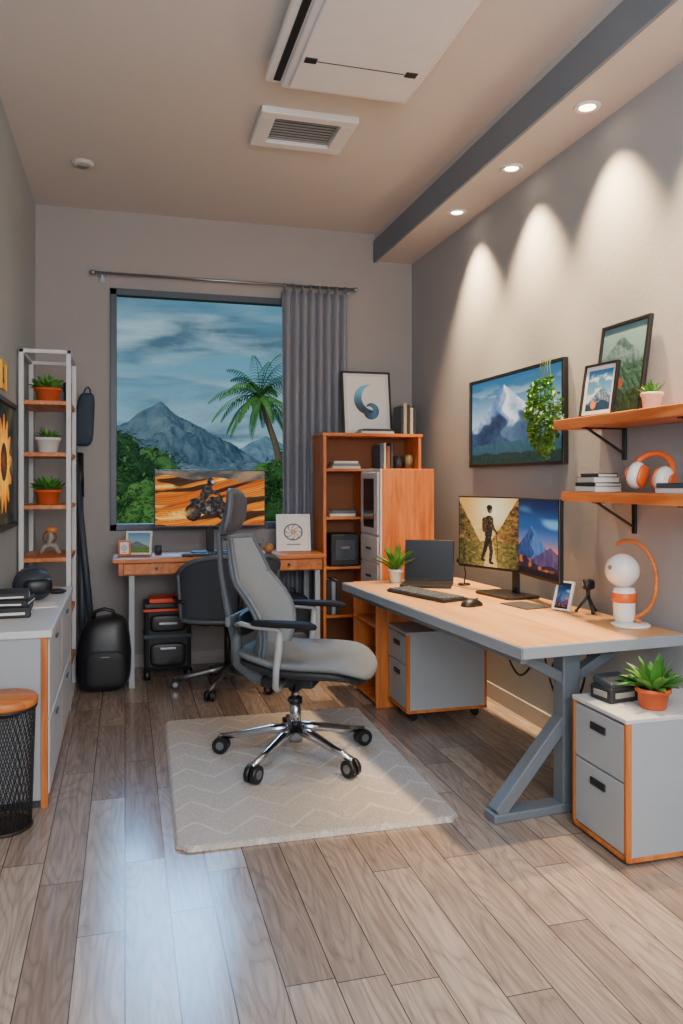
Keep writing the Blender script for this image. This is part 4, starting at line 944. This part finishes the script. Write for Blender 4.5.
def tree(x,y,top,r,mt,seed):
    t=thing('tree','dense green broadleaf tree outside the window','tree',(x,y,-1.3))
    H=top+1.3; rnd=random.Random(seed)
    m=MB(); m.cyl((0,0,0),(0,0,H-r),.09,BARK,.06,10); m.obj('trunk',parent=t)
    m=MB()
    for k in range(8):
        a=rnd.random()*2*pi; q=r*.5*rnd.random(); rr_=r*rnd.uniform(.35,.5)
        cz=H-rr_-rnd.random()*r*.9-r*.1
        if k==0: a=0;q=0;cz=H-rr_-r*.08
        def df(v,s=k+seed):
            n=1+.22*noise.fractal(v*(2.2/rr_)*.9+Vector((s,0,0)),.8,2,5); return v*n
        m.ell((q*math.cos(a),q*math.sin(a),cz),(rr_,rr_,rr_*.9),mt,1,1,df,28,16)
    for k in range(1700):
        a=rnd.random()*2*pi; ph=rnd.uniform(-.3,1.5); nn=1+.28*noise.noise(Vector((math.cos(a)*2.5,math.sin(a)*2.5,ph*2.5+seed)))
        q=r*rnd.uniform(.55,.92)*nn
        m.leaf((q*math.cos(a)*math.cos(ph)*.95,q*math.sin(a)*math.cos(ph)*.95,H-r+q*math.sin(ph)-.05),(rnd.uniform(-1,1),rnd.uniform(-1,1),rnd.uniform(-.3,1)),r*.10,r*.05,(mt,BUSH2)[k%2],.6,2)
    m.obj('foliage',parent=t)
for i,(x,y,top,r,b_) in enumerate(((-.25,12.2,2.18,.95,BUSH),(.42,13.6,1.92,.75,BUSH2),(-1.2,14.2,2.5,1.0,BUSH),(1.3,16.0,1.5,.75,BUSH),(2.1,17.2,1.45,.8,BUSH2),(2.45,12.4,1.66,.6,BUSH),(3.4,16.4,1.95,.95,BUSH2),(.25,10.6,1.35,.62,BUSH2),(1.5,11.4,1.2,.55,BUSH2))): tree(x,y,top,r,b_,i*3+1)
pt=thing('palm_tree','tall slender palm tree with feathery fronds outside the window','tree',(2.85,14.3,-1.3))
m=MB(); m.tube([(0,0,0),(.06,0,1.5),(.0,0,2.6),(-.16,0,3.3),(-.32,0,3.75),(-.44,0,4.15)],[.10,.085,.07,.06,.052,.05],BARK,12); m.obj('trunk',parent=pt)
PALM=mat('palm_green',(84,140,48),.6,var=.45,scale=5); m=MB(); rnd=random.Random(4)
for k in range(30):
    a=2*pi*k/15+rnd.random()*.3; el=rnd.uniform(-.3,.5) if k<15 else rnd.uniform(.5,1.3); p=Vector((-.44,0,4.13)); d=Vector((math.cos(a)*math.cos(el),math.sin(a)*math.cos(el),math.sin(el))); pts=[p.copy()]
    Lf=rnd.uniform(.85,1.1)
    for s_ in range(16):
        p=p+d*(Lf/16); d=(d+Vector((0,0,-.11))).normalized(); pts.append(p.copy())
    m.tube(pts,[.010-.0005*i for i in range(17)],PALM,5)
    for i in range(1,17):
        tg=(pts[i]-pts[i-1]).normalized(); sd=tg.cross(Vector((0,0,1))).normalized()
        for sg in (-1,1):
            m.leaf(pts[i],sd*sg*.7+tg*1.0+Vector((0,0,-.35)),.20*math.sin(pi*(.2+.72*i/16))+.03,.025,PALM,1.0,3)
m.obj('fronds',parent=pt)
# ---------------------------------------------------------------- WORLD
W=bpy.data.worlds.new('sky'); scene.world=W; W.use_nodes=True; nt=W.node_tree; L=nt.links
bgN=nt.nodes['Background']; tc=N(nt,'ShaderNodeTexCoord'); sp=N(nt,'ShaderNodeSeparateXYZ'); L.new(tc.outputs['Generated'],sp.inputs[0])
rp=N(nt,'ShaderNodeValToRGB'); e=rp.color_ramp.elements; e[0].position=0; e[0].color=(*lin((166,200,210)),1); e[1].position=.30; e[1].color=(*lin((56,110,138)),1)
q=e.new(.10); q.color=(*lin((116,166,186)),1); L.new(sp.outputs[2],rp.inputs[0])
mp=N(nt,'ShaderNodeMapping'); mp.inputs['Scale'].default_value=(4.5,4.5,22); mp.inputs['Location'].default_value=(3.1,.4,2.2); L.new(tc.outputs['Generated'],mp.inputs[0])
nz=N(nt,'ShaderNodeTexNoise'); nz.inputs['Scale'].default_value=.9; nz.inputs['Detail'].default_value=7; nz.inputs['Roughness'].default_value=.52; nz.inputs['Distortion'].default_value=.3; L.new(mp.outputs[0],nz.inputs['Vector'])
cr=N(nt,'ShaderNodeValToRGB'); cr.color_ramp.elements[0].position=.38; cr.color_ramp.elements[1].position=.58; L.new(nz.outputs['Fac'],cr.inputs[0])
n2=N(nt,'ShaderNodeTexNoise'); n2.inputs['Scale'].default_value=1.7; n2.inputs['Detail'].default_value=7; n2.inputs['Roughness'].default_value=.52; n2.inputs['Distortion'].default_value=.4; L.new(mp.outputs[0],n2.inputs['Vector'])
cc=N(nt,'ShaderNodeValToRGB'); cc.color_ramp.elements[0].position=.40; cc.color_ramp.elements[0].color=(*lin((72,100,118)),1); cc.color_ramp.elements[1].position=.62; cc.color_ramp.elements[1].color=(*lin((166,190,200)),1); L.new(n2.outputs['Fac'],cc.inputs[0])
c=mixc(nt,M2(nt,'MULTIPLY',cr.outputs[0],.9),rp.outputs[0],cc.outputs[0]); L.new(c,bgN.inputs[0]); bgN.inputs[1].default_value=1.05
# ---------------------------------------------------------------- LIGHTS
def area(name,loc,rot,sx,sy,e,col):
    l=bpy.data.lights.new(name,'AREA'); l.shape='RECTANGLE'; l.size=sx; l.size_y=sy; l.energy=e; l.color=col
    o=bpy.data.objects.new(name,l); COL.objects.link(o); o.location=loc; o.rotation_euler=rot; return o
area('overhead_fill',(.7,.2,3.1),(0,0,0),1.4,1.4,56,(1,.97,.93))  # added fill from above, behind the camera; no fixture is modelled
area('ceiling_bounce_fill',(.7,-1.0,1.9),(D(125),0,0),1.6,.8,66,(.97,.98,1))  # added fill aimed upward to brighten the ceiling; no lamp stands here
area('rear_soft_fill',(.4,-1.4,1.5),(D(90),0,0),1.8,2.0,66,(.97,.98,1))  # added soft fill from behind the camera, lifts the far end of the room
sp_=bpy.data.lights.new('daylight_beam','SPOT'); sp_.energy=2100; sp_.color=(.28,.58,1); sp_.spot_size=D(46); sp_.shadow_soft_size=1.3; sp_.spot_blend=.6
o=bpy.data.objects.new('daylight_beam',sp_); COL.objects.link(o); o.location=(.30,10.8,5.2); o.rotation_euler=(Vector((.25,2.9,0))-Vector(o.location)).to_track_quat('-Z','Y').to_euler()
su=bpy.data.lights.new('sun','SUN'); su.energy=1.6; su.angle=D(4); su.color=(1,.95,.88); o=bpy.data.objects.new('sun',su); COL.objects.link(o); o.rotation_euler=(D(48),D(-50),0)
# ---------------------------------------------------------------- CAMERA
cam=bpy.data.cameras.new('camera'); co=bpy.data.objects.new('camera',cam); COL.objects.link(co)
co.location=(0,0,1.30); co.rotation_euler=(D(90),0,D(-15.53)); cam.sensor_width=36; cam.lens=779/1024*36; cam.shift_y=-32/1024; cam.clip_start=.02; cam.clip_end=500
scene.camera=co
